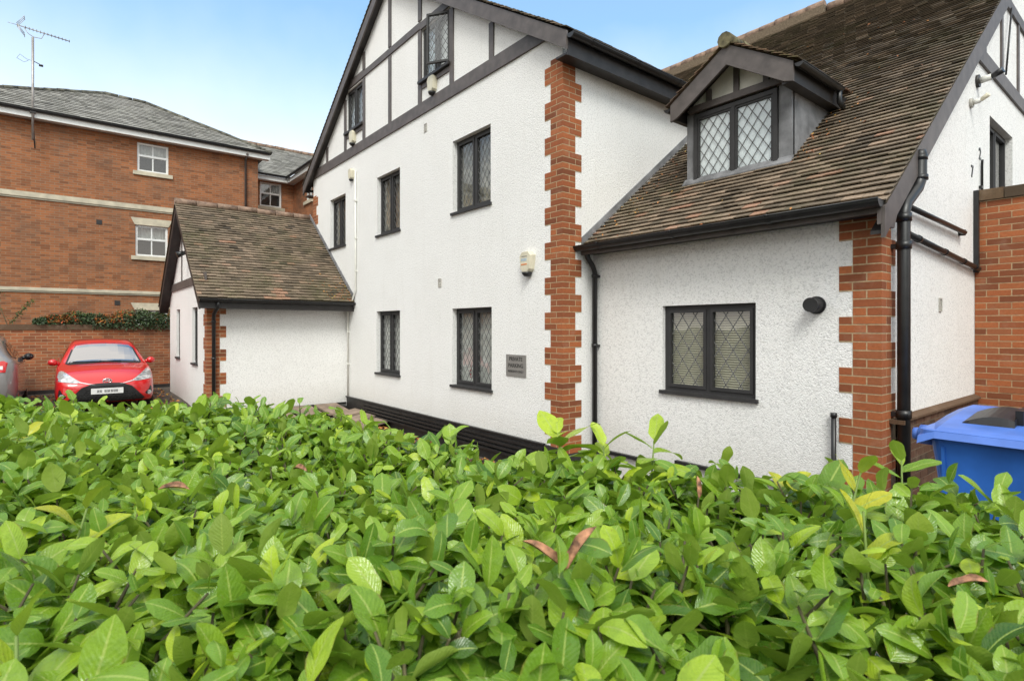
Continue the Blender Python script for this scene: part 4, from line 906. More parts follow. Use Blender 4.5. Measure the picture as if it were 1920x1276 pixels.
# ------------------------------------------------------------------ cars
def car(origin, heading, scale, paint, name, label, spec):
    """local: x from nose (0) to tail (+), y sideways, z up"""
    t = thing(name, origin, label, 'car'); sc = scale
    ch, sh = math.cos(heading), math.sin(heading)
    def Wd(x, y, z): x, y, z = x*sc, y*sc, z*sc; return Vector((origin[0]+x*ch-y*sh, origin[1]+x*sh+y*ch, origin[2]+z))
    # stations: x, list of (y,z) half ring from bottom centre to top centre (10 points)
    S = [
     (0.00, [(0, .30), (.30, .30), (.44, .31), (.50, .36), (.50, .42), (.49, .48), (.46, .52), (.38, .55), (.2, .57), (0, .58)]),
     (0.06, [(0, .22), (.45, .22), (.62, .24), (.69, .32), (.69, .42), (.67, .52), (.62, .58), (.50, .62), (.25, .65), (0, .66)]),
     (0.20, [(0, .18), (.60, .18), (.76, .20), (.80, .32), (.80, .45), (.78, .60), (.73, .68), (.58, .72), (.30, .745), (0, .755)]),
     (0.45, [(0, .17), (.65, .17), (.81, .20), (.845, .35), (.845, .50), (.83, .68), (.775, .78), (.60, .83), (.30, .855), (0, .865)]),
     (0.80, [(0, .17), (.65, .17), (.82, .20), (.85, .38), (.85, .60), (.835, .78), (.78, .87), (.60, .905), (.30, .93), (0, .94)]),
     (1.12, [(0, .17), (.65, .17), (.82, .20), (.85, .40), (.85, .64), (.84, .84), (.785, .925), (.70, .96), (.35, .985), (0, .99)]),
     (1.45, [(0, .17), (.65, .17), (.82, .20), (.85, .42), (.85, .66), (.84, .87), (.775, .955), (.68, 1.12), (.38, 1.19), (0, 1.205)]),
     (1.85, [(0, .17), (.65, .17), (.82, .20), (.85, .42), (.85, .66), (.84, .89), (.765, .975), (.595, 1.33), (.36, 1.395), (0, 1.41)]),
     (2.35, [(0, .17), (.65, .17), (.82, .20), (.85, .42), (.85, .67), (.84, .91), (.765, .995), (.575, 1.40), (.34, 1.46), (0, 1.475)]),
     (3.00, [(0, .17), (.65, .17), (.82, .20), (.85, .42), (.85, .68), (.84, .94), (.765, 1.02), (.570, 1.38), (.34, 1.435), (0, 1.45)]),
     (3.50, [(0, .18), (.65, .18), (.80, .22), (.84, .42), (.84, .70), (.825, .96), (.75, 1.05), (.555, 1.31), (.34, 1.36), (0, 1.375)]),
     (3.78, [(0, .22), (.60, .22), (.75, .26), (.80, .45), (.80, .72), (.78, .94), (.71, 1.03), (.56, 1.10), (.34, 1.13), (0, 1.14)]),
     (3.92, [(0, .30), (.50, .30), (.62, .34), (.70, .48), (.70, .68), (.66, .80), (.60, .84), (.45, .87), (.25, .88), (0, .885)])]
    S = [(x*spec.get('len', 1), r) for x, r in S]
    def cat(p0, p1, p2, p3, t):
        return .5*((2*p1)+(-p0+p2)*t+(2*p0-5*p1+4*p2-p3)*t*t+(-p0+3*p1-3*p2+p3)*t**3)
    A = np.array([[(x, y, z) for y, z in r] for x, r in S])
    full = np.concatenate([A, (A*np.array([1, -1, 1]))[:, -2:0:-1]], 1)   # ring of 18
    def resample(P, k, closed):
        out = []; n = len(P)
        rng_ = range(n if closed else n-1)
        for i in rng_:
            for j in range(k):
                tt = j/k
                if closed: out.append(cat(P[(i-1) % n], P[i], P[(i+1) % n], P[(i+2) % n], tt))
                else: out.append(cat(P[max(i-1, 0)], P[i], P[i+1], P[min(i+2, n-1)], tt))
        if not closed: out.append(P[-1])
        return np.array(out)
    Q = resample(full, 4, False)                        # along length
    Q = np.swapaxes(resample(np.swapaxes(Q, 0, 1), 3, True), 0, 1)
    ns, nr, _ = Q.shape
    # wheel arches: leave the faces, set dark discs later
    V = [Wd(*Q[i, j]) for i in range(ns) for j in range(nr)]; Fc = []
    for i in range(ns-1):
        for j in range(nr): k = (j+1) % nr; Fc.append((i*nr+j, (i+1)*nr+j, (i+1)*nr+k, i*nr+k))
    Fc.append(tuple(range(nr))); Fc.append(tuple(range((ns-1)*nr+nr-1, (ns-1)*nr-1, -1)))
    mb = MB(); mb.v = [tuple(v) for v in V]; mb.f = Fc; mb.t = [.5]*len(Fc); mb.sm = [True]*len(Fc); mb.build('body', paint, t)
    bv = BVHTree.FromPolygons([Vector(q) for q in Q.reshape(-1, 3)], Fc)
    def proj(a, b, d):   # d: 'f' from the nose, 'r' from the tail, 'l'/'s' from the sides
        o_, dr = {'f': ((-2, a, b), (1, 0, 0)), 'r': ((9, a, b), (-1, 0, 0)), 'R': ((a, 3, b), (0, -1, 0)), 'Lf': ((a, -3, b), (0, 1, 0))}[d]
        h = bv.ray_cast(Vector(o_), Vector(dr))
        if h[0] is None: h = bv.find_nearest(Vector((0.1, a, b)) if d == 'f' else Vector((4, a, b)))
        return h[0], -Vector(dr)
    def decal(poly, name_, mat, d='f', off=.006, n=10, par=None, label=None):
        """polygon in the view plane, wrapped onto the body as a thin raised sheet"""
        xs_ = [p[0] for p in poly]; mb = MB(); a0_, a1_ = min(xs_), max(xs_)
        def span(x):
            c = []
            for i in range(len(poly)):
                (p0, q0), (p1, q1) = poly[i], poly[(i+1) % len(poly)]
                if (p0 <= x < p1) or (p1 <= x < p0): c.append(q0+(q1-q0)*(x-p0)/(p1-p0))
            return (min(c), max(c)) if len(c) > 1 else None
        colz = []
        for i in range(n+1):
            x = a0_+(a1_-a0_)*(i/n); x = min(max(x, a0_+1e-4), a1_-1e-4); sp_ = span(x)
            if sp_ is None: sp_ = (poly[0][1], poly[0][1])
            m_ = 7; c = []
            for j in range(m_+1):
                h, dd = proj(x, sp_[0]+(sp_[1]-sp_[0])*j/m_, d); c.append(h+dd*off)
            colz.append(c)
        flip = d in ('r', 'R')
        for i in range(n):
            for j in range(7):
                P = [colz[i][j], colz[i+1][j], colz[i+1][j+1], colz[i][j+1]]; P = [Wd(*p) for p in (P if flip else P[::-1])]; mb.face(P, smooth=True)
        return mb.build(name_, mat, par or t, label=label)
    mir = lambda P: [(-a, b) for a, b in P]
    sym = lambda P: P+[(-a, b) for a, b in P[::-1]]
    # glass
    decal(sym([(0, .972), (.66, .935), (.685, .96), (.54, 1.345), (.30, 1.385), (0, 1.395)]), 'windscreen_surround', 'black', 'f', .004, 24)
    ws = decal(sym([(0, .985), (.63, .955), (.645, .975), (.515, 1.325), (.30, 1.36), (0, 1.372)]), 'windscreen', 'car_glass', 'f', .010, 24)
    mb = MB()
    for p, q in (((-.30, .985), (.10, .99)), ((.08, .985), (.55, .985))):
        a_, _d = proj(p[0], p[1], 'f'); b_, _d = proj(q[0], q[1], 'f'); o_ = Vector((-.02, 0, .012)); mb.tube([Wd(*(a_+o_)), Wd(*((a_+b_)/2+o_+Vector((-.02, 0, 0)))), Wd(*(b_+o_))], .010, 6)
    mb.build('wiper', 'black', t)
    decal(sym([(0, 1.08), (.50, 1.06), (.56, 1.09), (.47, 1.31), (.25, 1.345), (0, 1.35)]), 'rear_window', 'car_glass', 'r', .012, 20)
    decal(sym([(0, .60), (.52, .60), (.54, .60), (.54, .585), (0, .585)]), 'boot_seam', 'black', 'r', .004, 16)
    for s_, d in ((1, 'R'), (-1, 'Lf')):
        Ll = spec.get('len', 1)
        for P in ([(1.50, .98), (2.18, 1.0), (2.18, 1.315), (1.92, 1.28), (1.62, 1.11)], [(2.24, 1.0), (2.95, 1.02), (2.95, 1.305), (2.24, 1.315)], [(3.01, 1.03), (3.42, 1.07), (3.36, 1.20), (3.01, 1.28)]):
            decal([(a*Ll, b) for a, b in P], 'side_window', 'car_glass', d, .008, 24)
        for xw in (.70, 3.25):
            xw *= Ll; c0, c1_ = (xw, .60*s_, .31), (xw, .835*s_, .31)
            arch = MB(); arch.tube([Wd(xw, .60*s_, .33), Wd(xw, .832*s_, .33)], .35*sc, 24); arch.build('wheel_arch', 'black', t)
            wh = MB(); wh.tube([Wd(*c0), Wd(*c1_)], .305*sc, 24); wo_ = wh.build('wheel', 'tyre', t); rm = MB(); rm.tube([Wd(xw, .82*s_, .31), Wd(xw, .845*s_, .31)], [.21*sc, .19*sc], 20)
            rm.build('rim', 'chrome', wo_)
        # mirror
        m2 = MB(); my = .98*s_
        m2.tube([Wd(1.42*Ll, .78*s_, .95), Wd(1.42*Ll, .86*s_, .975)], [.04*sc, .035*sc], 8); rr = [.035, .072, .078, .066, .03]
        m2.tube([Wd(1.40*Ll, (.815+.040*k)*s_, .975+.004*k) for k in range(5)], [r_*sc for r_ in rr], 10)
        mo_ = m2.build('door_mirror', spec.get('mirror', paint), t); MB().tube([Wd(1.46*Ll, .86*s_, .98), Wd(1.47*Ll, .93*s_, .985)], .06*sc, 8).build('mirror_back', 'black', mo_)
        decal([(1.22*Ll, .885), (3.5*Ll, .925), (3.5*Ll, .935), (1.22*Ll, .895)], 'waist_line', 'black', d, .003, 10)
    # lamps and nose
    for m_ in (lambda P: P, mir):
        decal(m_([(.765, .845), (.815, .80), (.825, .655), (.50, .61), (.435, .635), (.60, .755), (.70, .835)]), 'headlight', 'lamp_glass', 'f', .010, 10)
        decal(m_([(.80, .80), (.81, .72), (.73, .70), (.69, .745), (.74, .80)]), 'lamp_bezel', 'smudge', 'f', .014, 8)
        decal(m_([(.50, .632), (.455, .640), (.29, .592), (.20, .573), (.30, .583)]), 'chrome_strip', 'chrome', 'f', .010, 8)
        decal(m_([(.775, .52), (.80, .36), (.69, .31), (.66, .36), (.73, .42)]), 'fog_recess', 'black', 'f', .006, 8)
        fx, _d = proj(m_([(.735, .36)])[0][0], .36, 'f'); mb = MB(); mb.tube([Wd(*(fx+Vector((-.0, 0, 0)))), Wd(*(fx+Vector((-.03, 0, 0))))], .042*sc, 14); mb.build('fog_light', 'lamp_glass', t)
        decal(m_([(.66, 1.02), (.72, .98), (.70, .82), (.58, .82), (.52, .88), (.60, 1.0)]), 'tail_light', 'lamp_red', 'r', .012, 8)
        decal(m_([(.62, .93), (.66, .93), (.66, .87), (.62, .87)]), 'reversing_light', 'white_paint', 'r', .018, 4)
    gr = decal(sym([(0, .605), (.24, .590), (.42, .52), (.66, .25), (.63, .215), (0, .205)]), 'grille', 'black', 'f', .012, 28)
    mb = MB()
    for r_ in range(6):
        for c_ in range(-8, 9):
            y = c_*.06+(.03 if r_ % 2 else 0); z = .25+r_*.042
            if abs(y) > (.62-(z-.255)*.9)*.95-.03: continue
            h, _d = proj(y, z, 'f'); mb.tube([Wd(*(h+Vector((-.016, -.026, -.012)))), Wd(*(h+Vector((-.020, 0, .010)))), Wd(*(h+Vector((-.016, .026, -.012))))], .006*sc, 4)
    mb.build('grille_mesh', 'tyre', gr)
    h, _d = proj(0, .44, 'f'); h = h+Vector((-.035, 0, 0))
    pf = MB(); pf.hexa([Wd(h.x, a, b) for a, b in ((-.27, .38), (.27, .38), (.27, .495), (-.27, .495))]+[Wd(h.x+.02, a, b) for a, b in ((-.27, .38), (.27, .38), (.27, .495), (-.27, .495))]); pp = pf.build('number_plate', 'plate', t)
    sm_ = MB()
    for a, w_ in ((-.16, .018), (-.12, .02), (-.075, .018), (-.02, .024), (.03, .02), (.11, .02), (.155, .018)): sm_.hexa([Wd(h.x-.003, a+p*w_, .437+q*.027) for p, q in ((-1, -1), (1, -1), (1, 1), (-1, 1))]+[Wd(h.x-.0005, a+p*w_, .437+q*.027) for p, q in ((-1, -1), (1, -1), (1, 1), (-1, 1))])
    sm_.build('blurred_characters', 'smudge', pp)
    # badge: chrome oval ring with two inner ovals
    h, _d = proj(0, .635, 'f'); bx_ = h.x-.012; bd = MB()
    def oval(cy, cz, ry, rz, r_): bd.tube([Wd(bx_, cy+ry*math.cos(k*math.pi/10), cz+rz*math.sin(k*math.pi/10)) for k in range(21)], r_*sc, 6, cap=False)
    oval(0, .635, .072, .048, .011); oval(0, .635, .024, .044, .008); oval(0, .655, .05, .02, .008); bd.build('badge', 'chrome', t)
    # bonnet seam and lower lip
    decal(sym([(0, .262), (.60, .30), (.60, .29), (0, .25)]), 'lower_lip', paint, 'f', .02, 16) if 0 else None
    decal(sym([(0, .200), (.68, .212), (.70, .190), (0, .172)]), 'lower_lip', paint, 'f', .03, 20)
    decal([(-.27*1.05, .79), (.27*1.05, .79), (.27*1.05, .90), (-.27*1.05, .90)], 'rear_plate', 'plate', 'r', .02, 4) if spec.get('rearplate') else None
    return t
car((-8.45, -4.225, .055), math.pi, .95, 'red', 'parked_car', 'shiny red hatchback parked nose out beside the white annex', {})
car((-12.75, -6.42, .06), 0.0, 1.03, 'mauve', 'parked_car', 'greyish mauve car parked nose to the wall at the left edge', {'mirror': 'black', 'len': 1.08})

# ------------------------------------------------------------------ paving slabs and litter
sl = [(-7.55+.93, -2.35, -1.95, 0), (0, -1.85, -1.40, 0), (0, -1.30, -.85, 0), (0, -.76, -.28, 0)]
names = ['first', 'second', 'third', 'fourth']
labsl = ['worn tan slab nearest the annex downpipe', 'worn tan slab second from the annex downpipe', 'worn tan slab under the raised black floor pipe', 'worn tan slab nearest the inner corner of annex and house']
for k, (_, v0, v1, _2) in enumerate(sl):
    u0 = UA+.06; z = gz(u0)
    t = MB(); sh = .10; t.hexa([(u0, v0-sh*.0, z+.13), (u0+.62, v0+.10, z+.005), (u0+.62, v1+.10, z+.005), (u0, v1, z+.13), (u0, v0, z+.17), (u0+.62, v0+.10, z+.045), (u0+.62, v1+.10, z+.045), (u0, v1, z+.17)])
    t.build('paving_slab', 'slab', label=labsl[k], cat='paving slab', kind='thing', group='tilted slabs along the annex wall')
labs2 = ['tan slab in the inner corner against the gable wall plinth', 'middle tan slab against the gable wall plinth', 'tan slab against the gable wall plinth farthest from the annex']
for k, u0 in enumerate((-6.25, -5.72, -5.19)):
    z = gz(u0); t = MB(); t.hexa([(u0, -.58, z+.01), (u0+.48, -.58, z+.01), (u0+.48, -.07, z+.09), (u0, -.07, z+.09), (u0, -.58, z+.05), (u0+.48, -.58, z+.05), (u0+.48, -.07, z+.13), (u0, -.07, z+.13)])
    t.build('paving_slab', 'slab', label=labs2[k], cat='paving slab', kind='thing', group='slabs along the gable wall')
def scatter_litter(name, pts, size, label):
    mb = MB()
    for p, n in pts:
        n = (Vector(n)+Vector((random.gauss(0, .35), random.gauss(0, .35), 0))).normalized(); a = n.orthogonal().normalized(); b = n.cross(a); t = random.random()*6.28; a, b = a*math.cos(t)+b*math.sin(t), b*math.cos(t)-a*math.sin(t)
        s = size*random.uniform(.6, 1.3); P = Vector(p)+n*.012; mb.face([P-a*s, P-b*s*.6+n*s*.3, P+a*s, P+b*s*.6+n*s*.3], random.random())
    return mb.build(name, 'litter', label=label, cat='fallen leaves', kind='stuff')
P = []
for i in range(2600):
    u = random.uniform(-12.5, 0); v = -.62-abs(random.gauss(0, .8)) if u > -6.2 else random.uniform(-5.5, -2.9)
    if -6.9 < u < -6.0: v = random.uniform(-2.5, -.7); u = -6.2+random.gauss(0, .4)
    P.append(((u, v, gz(u)+.004), (0, 0, 1)))
for i in range(500): u = random.uniform(-5, -.5); P.append(((u, -.1-abs(random.gauss(0, .25)), gz(u)+.02), (0, 0, 1)))
scatter_litter('fallen_leaves', P, .035, 'brown and orange fallen leaves on the tarmac along the walls')
P = []
nW = FW.n
for i in range(190):
    t = random.random()
    if t < .35: a, b = abs(random.gauss(0, .3))+.03, random.uniform(.1, 2.6)
    elif t < .55: a, b = ua1+abs(random.gauss(.05, .18)), (random.uniform(1.2, 2.7)-ve)*k_
    else: a, b = random.uniform(.05, 3.35), random.uniform(.05, 6.5)
    if ua0-.05 < a < ua1+.02 and 1.3 < b < 4.2: continue
    P.append((FW.p(a, b, .02), nW))
for i in range(90):
    a, b = -VA+.22-abs(random.gauss(0, .35)), abs(random.gauss(.05, .5)); P.append((Fa.p(max(0, a), b, .02), Fa.n))
scatter_litter('fallen_leaves', P, .020, 'orange and yellow fallen leaves caught on the tiled roofs')

# ------------------------------------------------------------------ laurel hedge
HP = [(-1.2, -6.4), (.5, -5.16), (1.97, -4.04), (2.78, -3.71), (3.53, -3.64), (4.09, -3.41), (4.40, -3.10), (4.74, -3.02), (5.8, -2.6), (6.3, -3.0), (5.62, -3.78), (4.80, -4.66), (4.05, -5.65), (2.8, -7.4), (.6, -7.6)]
HPa = np.array(HP)
def inside(P):
    x, y = P[:, 0], P[:, 1]; ins = np.zeros(len(P), bool); n = len(HPa); j = n-1
    for i in range(n):
        xi, yi = HPa[i]; xj, yj = HPa[j]
        c = ((yi > y) != (yj > y)) & (x < (xj-xi)*(y-yi)/(yj-yi+1e-12)+xi); ins ^= c; j = i
    return ins
def edge_dist(P):
    d = np.full(len(P), 9.0)
    for i in range(len(HPa)):
        a, b = HPa[i], HPa[(i+1) % len(HPa)]; ab = b-a; t = np.clip(((P-a)@ab)/(ab@ab), 0, 1); d = np.minimum(d, np.linalg.norm(P-(a+t[:, None]*ab), axis=1))
    return d
def htop(P):
    x, y = P[:, 0], P[:, 1]
    return 1.255+.045*np.clip((x-4.2)/.5, 0, 1)*np.clip((y+4.0)/.4, 0, 1)+.022*np.sin(3.1*x+1.3*y)+.02*np.sin(-2.3*x+4.7*y+1)+.014*np.sin(9*x-6*y)
def leaf_mesh(name, Pos, Dir, Nor, Ln, Wd_, fold, curl, tone, mat, parent, nt_=9, **tg):
    n = len(Pos); T = np.linspace(0, 1, nt_+1); Sx = np.array([-1, -.55, 0, .55, 1.0])
    tq = np.clip((T-.06)/.94, 0, 1); prof = np.where(T < .06, .05, np.clip(1-np.abs(2*tq**.86-1)**2.5, 0, None)**.66); prof[-1] = .05
    D = Dir/np.linalg.norm(Dir, axis=1)[:, None]; Nn = Nor-D*np.sum(Nor*D, 1)[:, None]; Nn /= np.linalg.norm(Nn, axis=1)[:, None]; X = np.cross(D, Nn)
    tt = T[None, :, None]; ss = Sx[None, None, :]
    wid = (Wd_[:, None, None]*.5)*prof[None, :, None]
    wav = rng.normal(0, 1, (n, 1, 1)); ph = rng.uniform(0, 6.28, (n, 1, 1))
    wid = wid*(1+.10*np.sin(ph*3+tt*9)*np.abs(ss))
    xx = ss*wid*np.cos(fold[:, None, None]*np.abs(ss)**.5)
    ang = curl[:, None, None]*tt
    yy = Ln[:, None, None]*np.where(np.abs(ang) > 1e-4, np.sin(ang)/np.where(np.abs(curl[:, None, None]) > 1e-4, curl[:, None, None], 1), tt)
    zz = -Ln[:, None, None]*(1-np.cos(ang))/np.where(np.abs(curl[:, None, None]) > 1e-4, curl[:, None, None], 1)
    zz = zz+np.abs(ss)*wid*np.sin(fold[:, None, None])+.035*Wd_[:, None, None]*wav*np.sin(tt*8+ph+ss)*np.abs(ss)
    yy = yy+0*ss; twist = rng.normal(0, .25, (n, 1, 1))*tt
    x2 = xx*np.cos(twist); z2 = zz+xx*np.sin(twist)
    V = Pos[:, None, None, :]+x2[..., None]*X[:, None, None, :]+yy[..., None]*D[:, None, None, :]+z2[..., None]*Nn[:, None, None, :]
    nv = (nt_+1)*5; V = V.reshape(-1, 3)
    q = []
    for i in range(nt_):
        for j in range(4): a = i*5+j; q.append((a, a+1, a+6, a+5))
    q = np.array(q); F = (q[None]+(np.arange(n)*nv)[:, None, None]).reshape(-1, 4)
    uvv = np.stack(np.broadcast_arrays((Sx[None, :]+1)/2, T[:, None]), -1).reshape(-1, 2); uv = uvv[q.reshape(-1)]; uv = np.tile(uv, (n, 1))
    base = np.array(BASE[parent.name]) if parent is not None and parent.name in BASE else np.zeros(3); V = V-base
    me = bpy.data.meshes.new(name); me.vertices.add(len(V)); me.vertices.foreach_set('co', V.astype(np.float32).ravel())
    me.loops.add(len(F)*4); me.loops.foreach_set('vertex_index', F.astype(np.int32).ravel())
    me.polygons.add(len(F)); me.polygons.foreach_set('loop_start', np.arange(0, len(F)*4, 4, dtype=np.int32))
    me.polygons.foreach_set('use_smooth', np.ones(len(F), bool))
    ul_ = me.uv_layers.new(name='UVMap'); ul_.data.foreach_set('uv', uv.astype(np.float32).ravel())
    at = me.attributes.new('tone', 'FLOAT', 'FACE'); at.data.foreach_set('value', np.repeat(tone, len(q)).astype(np.float32))
    me.materials.append(M[mat]); me.update(calc_edges=True); me.validate()
    o = bpy.data.objects.new(name, me); col.objects.link(o); o.parent = parent; tag(o, **tg); return o
hedge = thing('laurel_hedge', (3.0, -4.9, G), 'broad glossy green cherry laurel hedge filling the foreground', 'hedge')
def shoots(P, ztip, lean, nl, Lm, tone_c, tone_s, stem_len=.16, spread=1.0):
    Pos, Dir, Nor, Ln, Wi, Fo, Cu, To = [], [], [], [], [], [], [], []; stems = []
    for k in range(len(P)):
        ax = Vector((lean[k, 0], lean[k, 1], 1)).normalized(); a = ax.orthogonal().normalized(); b = ax.cross(a); ph = rng.uniform(0, 6.28)
        top = Vector((P[k, 0], P[k, 1], ztip[k])); n = int(nl[k]); tc = rng.normal(tone_c[k], tone_s)
        stems.append((top-ax*stem_len, top))
        for i in range(n):
            s = i/(n-1) if n > 1 else 1; el = R(2+46*s**1.2+rng.normal(0, 13)) if spread == 1 else R(45+25*s+rng.normal(0, 6)); az = ph+i*2.4+rng.normal(0, .3)
            rad = a*math.cos(az)+b*math.sin(az); d = rad*math.cos(el)+ax*math.sin(el); nn = ax*math.cos(el)-rad*math.sin(el)
            l = Lm[k]*(1.0-.32*s**2)*rng.uniform(.78, 1.15)
            Pos.append(top-ax*stem_len*(1-s)*.8); Dir.append(d); Nor.append(nn+Vector(rng.normal(0, .16, 3))); Ln.append(l); Wi.append(l*rng.uniform(.42, .58)); Fo.append(rng.normal(.08, .20)); Cu.append(rng.normal(.5, .38)); To.append(np.clip(tc+.13*s+rng.normal(0, .06), 0, .87 if tc < .85 else .94))
    return [np.array(x, float) for x in (Pos, Dir, Nor, Ln, Wi, Fo, Cu, To)], stems
cx, cy = 5.0366, -4.8525
N0 = 16000; P = np.stack([rng.uniform(-1.2, 6.3, N0*2), rng.uniform(-7.6, -2.6, N0*2)], 1); P = P[inside(P)]
dc = np.hypot(P[:, 0]-cx, P[:, 1]-cy); keep = dc > .46; P, dc = P[keep], dc[keep]
ed = edge_dist(P); far = P[:, 0] < 1.0
keep = rng.random(len(P)) < np.where(dc < 3.5, 1.0, .75); P, ed = P[keep][:7000], ed[keep][:7000]
zt = htop(P)+rng.normal(0, .022, len(P))-np.clip(.14-ed, 0, .14)*.9+np.where(rng.random(len(P)) < .02, .035, 0)
lean = rng.normal(0, .42, (len(P), 2)); Lm = rng.uniform(.060, .118, len(P))
arr, st = shoots(P, zt, lean, rng.integers(5, 9, len(P)), Lm, np.clip(rng.normal(.45, .15, len(P)), .08, .76)+np.where(rng.random(len(P)) < .008, .22, 0), .04)
# lower layers and flanks
n2 = 6500; Q = np.stack([rng.uniform(-1.2, 6.3, n2*2), rng.uniform(-7.6, -2.6, n2*2)], 1); Q = Q[inside(Q)]; dq = np.hypot(Q[:, 0]-cx, Q[:, 1]-cy); Q = Q[dq > .35][:n2]
zq = htop(Q)-rng.uniform(.07, .30, len(Q)); az = rng.uniform(0, 6.28, len(Q)); el = rng.uniform(-.2, .7, len(Q))
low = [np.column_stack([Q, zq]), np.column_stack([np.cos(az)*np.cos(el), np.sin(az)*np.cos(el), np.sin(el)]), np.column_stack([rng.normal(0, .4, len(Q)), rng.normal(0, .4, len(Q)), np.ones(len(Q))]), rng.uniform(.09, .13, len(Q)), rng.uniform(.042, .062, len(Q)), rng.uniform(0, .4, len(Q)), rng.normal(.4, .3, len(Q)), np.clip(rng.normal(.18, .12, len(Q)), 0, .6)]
# flanks: leaves on the side faces
seg = np.roll(HPa, -1, 0)-HPa; sl_ = np.linalg.norm(seg, axis=1); n3 = 5200; ii = rng.choice(len(HPa), n3, p=sl_/sl_.sum()); tt_ = rng.random(n3); E_ = HPa[ii]+seg[ii]*tt_[:, None]
nx_ = np.column_stack([-seg[ii, 1], seg[ii, 0]])/sl_[ii, None]; nx_ = np.where(inside(E_+nx_*.02)[:, None], -nx_, nx_)
zf_ = rng.uniform(G+.05, 1.22, n3); E_ = E_-nx_*rng.uniform(0, .14, (n3, 1)); keep = np.hypot(E_[:, 0]-cx, E_[:, 1]-cy) > .36; E_, nx_, zf_ = E_[keep], nx_[keep], zf_[keep]; m3 = len(E_)
dr = np.column_stack([nx_, rng.normal(.3, .5, m3)])+rng.normal(0, .45, (m3, 3))
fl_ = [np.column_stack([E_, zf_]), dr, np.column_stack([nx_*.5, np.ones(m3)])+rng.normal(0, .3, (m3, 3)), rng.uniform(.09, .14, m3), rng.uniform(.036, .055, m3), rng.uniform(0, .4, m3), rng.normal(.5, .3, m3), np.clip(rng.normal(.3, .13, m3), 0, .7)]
allL = [np.concatenate([a, b, c]) for a, b, c in zip(arr, low, fl_)]
leaf_mesh('foliage', *allL, 'leaf', hedge)
mb = MB()
for p, q in st[::2]: mb.tube([p-Vector((0, 0, .1)), (p+q)/2+Vector((random.gauss(0, .01), random.gauss(0, .01), 0)), q], [.004, .0035, .002], 5)
for i in range(450):
    k = random.randrange(len(P)); x, y = P[k]; x2, y2 = x+random.gauss(0, .15), y+random.gauss(0, .15)
    if math.hypot(x-cx, y-cy) < 1.1: continue
    mb.tube([(x2, y2, G), ((x+x2)/2, (y+y2)/2, .6), (x, y, 1.17)], [.012, .009, .004], 5)
mb.build('stem', 'stem', hedge)
# bright young shoots standing above the clipped top
ys_ = [((3.62, -4.82), 1.365, 3, .12, .92), ((3.84, -3.72), 1.42, 9, .14, .84), ((3.93, -3.62), 1.385, 8, .12, .84), ((4.02, -3.50), 1.40, 7, .12, .78), ((4.545, -3.44), 1.40, 3, .11, .93), ((4.64, -3.70), 1.39, 3, .11, .93), ((4.13, -4.90), 1.355, 3, .11, .80),
       ((3.02, -3.96), 1.36, 5, .13, .70), ((2.36, -4.42), 1.36, 7, .14, .70), ((2.02, -4.84), 1.36, 6, .14, .85), ((2.36, -4.96), 1.34, 6, .12, .90), ((4.17, -3.38), 1.34, 5, .10, .66), ((4.40, -3.18), 1.32, 5, .10, .62), ((4.52, -3.08), 1.37, 6, .11, .60), ((4.73, -3.13), 1.34, 5, .11, .60), ((1.94, -4.22), 1.36, 7, .14, .72), ((3.3, -3.75), 1.33, 6, .11, .6)]
for (x, y), z, n, l, tn in ys_:
    a_, s_ = shoots(np.array([[x, y]]), np.array([z-.03]), rng.normal(0, .12, (1, 2)), np.array([n]), np.array([l]), np.array([tn-.04]), .02, .12 if n < 4 else .10, spread=2 if n < 4 else 1)
    o = leaf_mesh('young_shoot', *a_, 'leaf', hedge, label='bright yellow green young shoot' if tn > .78 else 'taller fresh green shoot')
    p_, q_ = s_[0]; MB().tube([p_-Vector((0, 0, .12)), p_, q_], [.003, .0028, .002], 6).build('shoot_stem', 'green_stem', o)
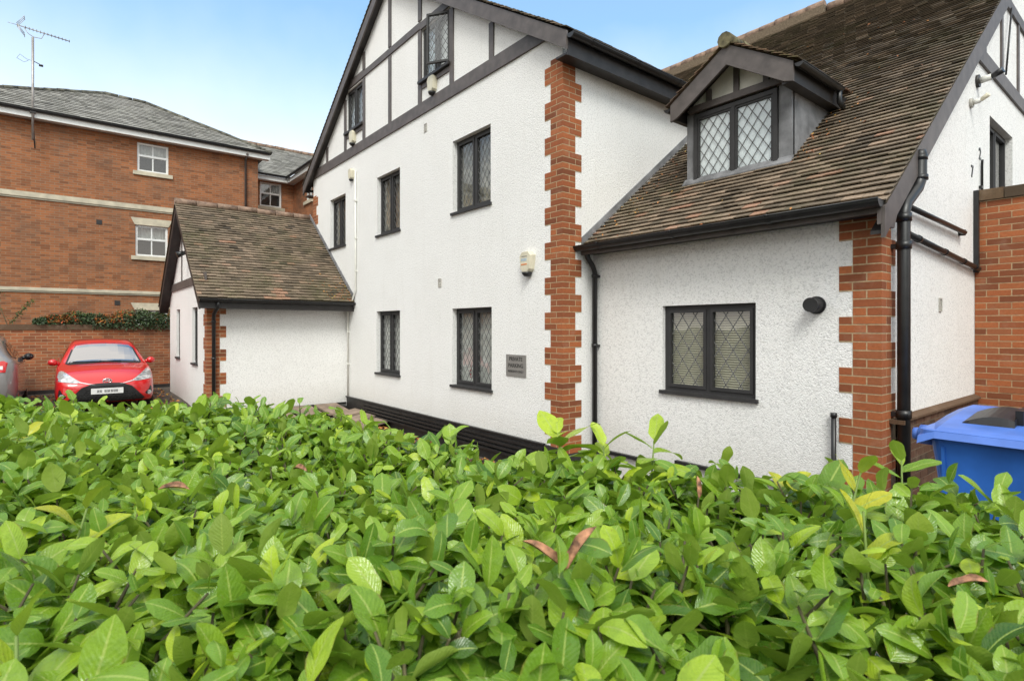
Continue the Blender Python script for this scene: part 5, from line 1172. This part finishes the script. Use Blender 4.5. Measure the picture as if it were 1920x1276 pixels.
# dry leaves lying on the hedge
def dry(loc, label, l, heads, tn=.4):
    n = len(heads); t = leaf_mesh('dry_leaf', np.array([loc]*n, float), np.array(heads, float), np.array([[0.2, -.2, 1.0]]*n), np.array([l]*n), np.array([l*.36]*n), np.array([.9]*n), np.array([.5]*n), np.array([tn]*n), 'deadleaf', None, cat='dry leaf', group='dry leaves lying on the hedge', label=label)
dry((4.44, -4.27, 1.335), 'pale pink brown forked dry leaf curled upright in the middle of the hedge', .082, [(-.55, -.35, .55), (.25, .3, .9)])
dry((4.80, -3.84, 1.32), 'dark red brown dry leaf on the hedge near the right edge', .055, [(.5, .4, .3)])
dry((3.50, -4.62, 1.31), 'tan dry leaf on the hedge left of centre', .075, [(-.3, -.5, .15)])
dry((3.42, -4.35, 1.30), 'orange dry leaf on the hedge beyond the tan one', .07, [(.6, .1, .2)])
dry((4.33, -3.75, 1.32), 'small orange dry leaf on the hedge below the brick quoin', .05, [(-.1, .1, .9)])

# ------------------------------------------------------------------ trees behind the viewer, seen only as reflections in the glass
def tree(x, y, h, r, label, n=9000):
    t = thing('broadleaf_tree', (x, y, G), label, 'tree', 'trees across the road')
    mb = MB(); mb.tube([(x, y, G), (x+.1, y, h*.3), (x-.1, y+.1, h*.6), (x, y, h*.85)], [.28, .22, .14, .04], 8); tips = []
    for k in range(11):
        a = random.random()*6.28; z0 = h*random.uniform(.3, .6); q = Vector((x+math.cos(a)*r*.75, y+math.sin(a)*r*.75, z0+h*random.uniform(.1, .35))); mb.tube([(x, y, z0), (Vector((x, y, z0))+q)/2+Vector((0, 0, .3)), q], [.09, .06, .02], 6); tips.append(q)
    mb.build('trunk', 'stem', t); tips += [Vector((x, y, h*.85)), Vector((x, y, h*.7))]
    pts = []
    for i in range(n):
        c = random.choice(tips); pts.append((c.x+random.gauss(0, r*.22), c.y+random.gauss(0, r*.22), c.z+random.gauss(0, h*.07)))
    leafy('crown', pts, .16, 'treeleaf', t, lambda p: random.random())
tree(1, -17, 9, 3.2, 'tall green tree across the road opposite the gable wall'); tree(-6, -19, 8, 3.0, 'green tree across the road opposite the annex'); tree(17, -3, 9, 3.2, 'broad green tree beyond the bin side of the car park'); tree(9.5, -15, 7, 2.6, 'smaller green tree behind the hedge viewpoint')
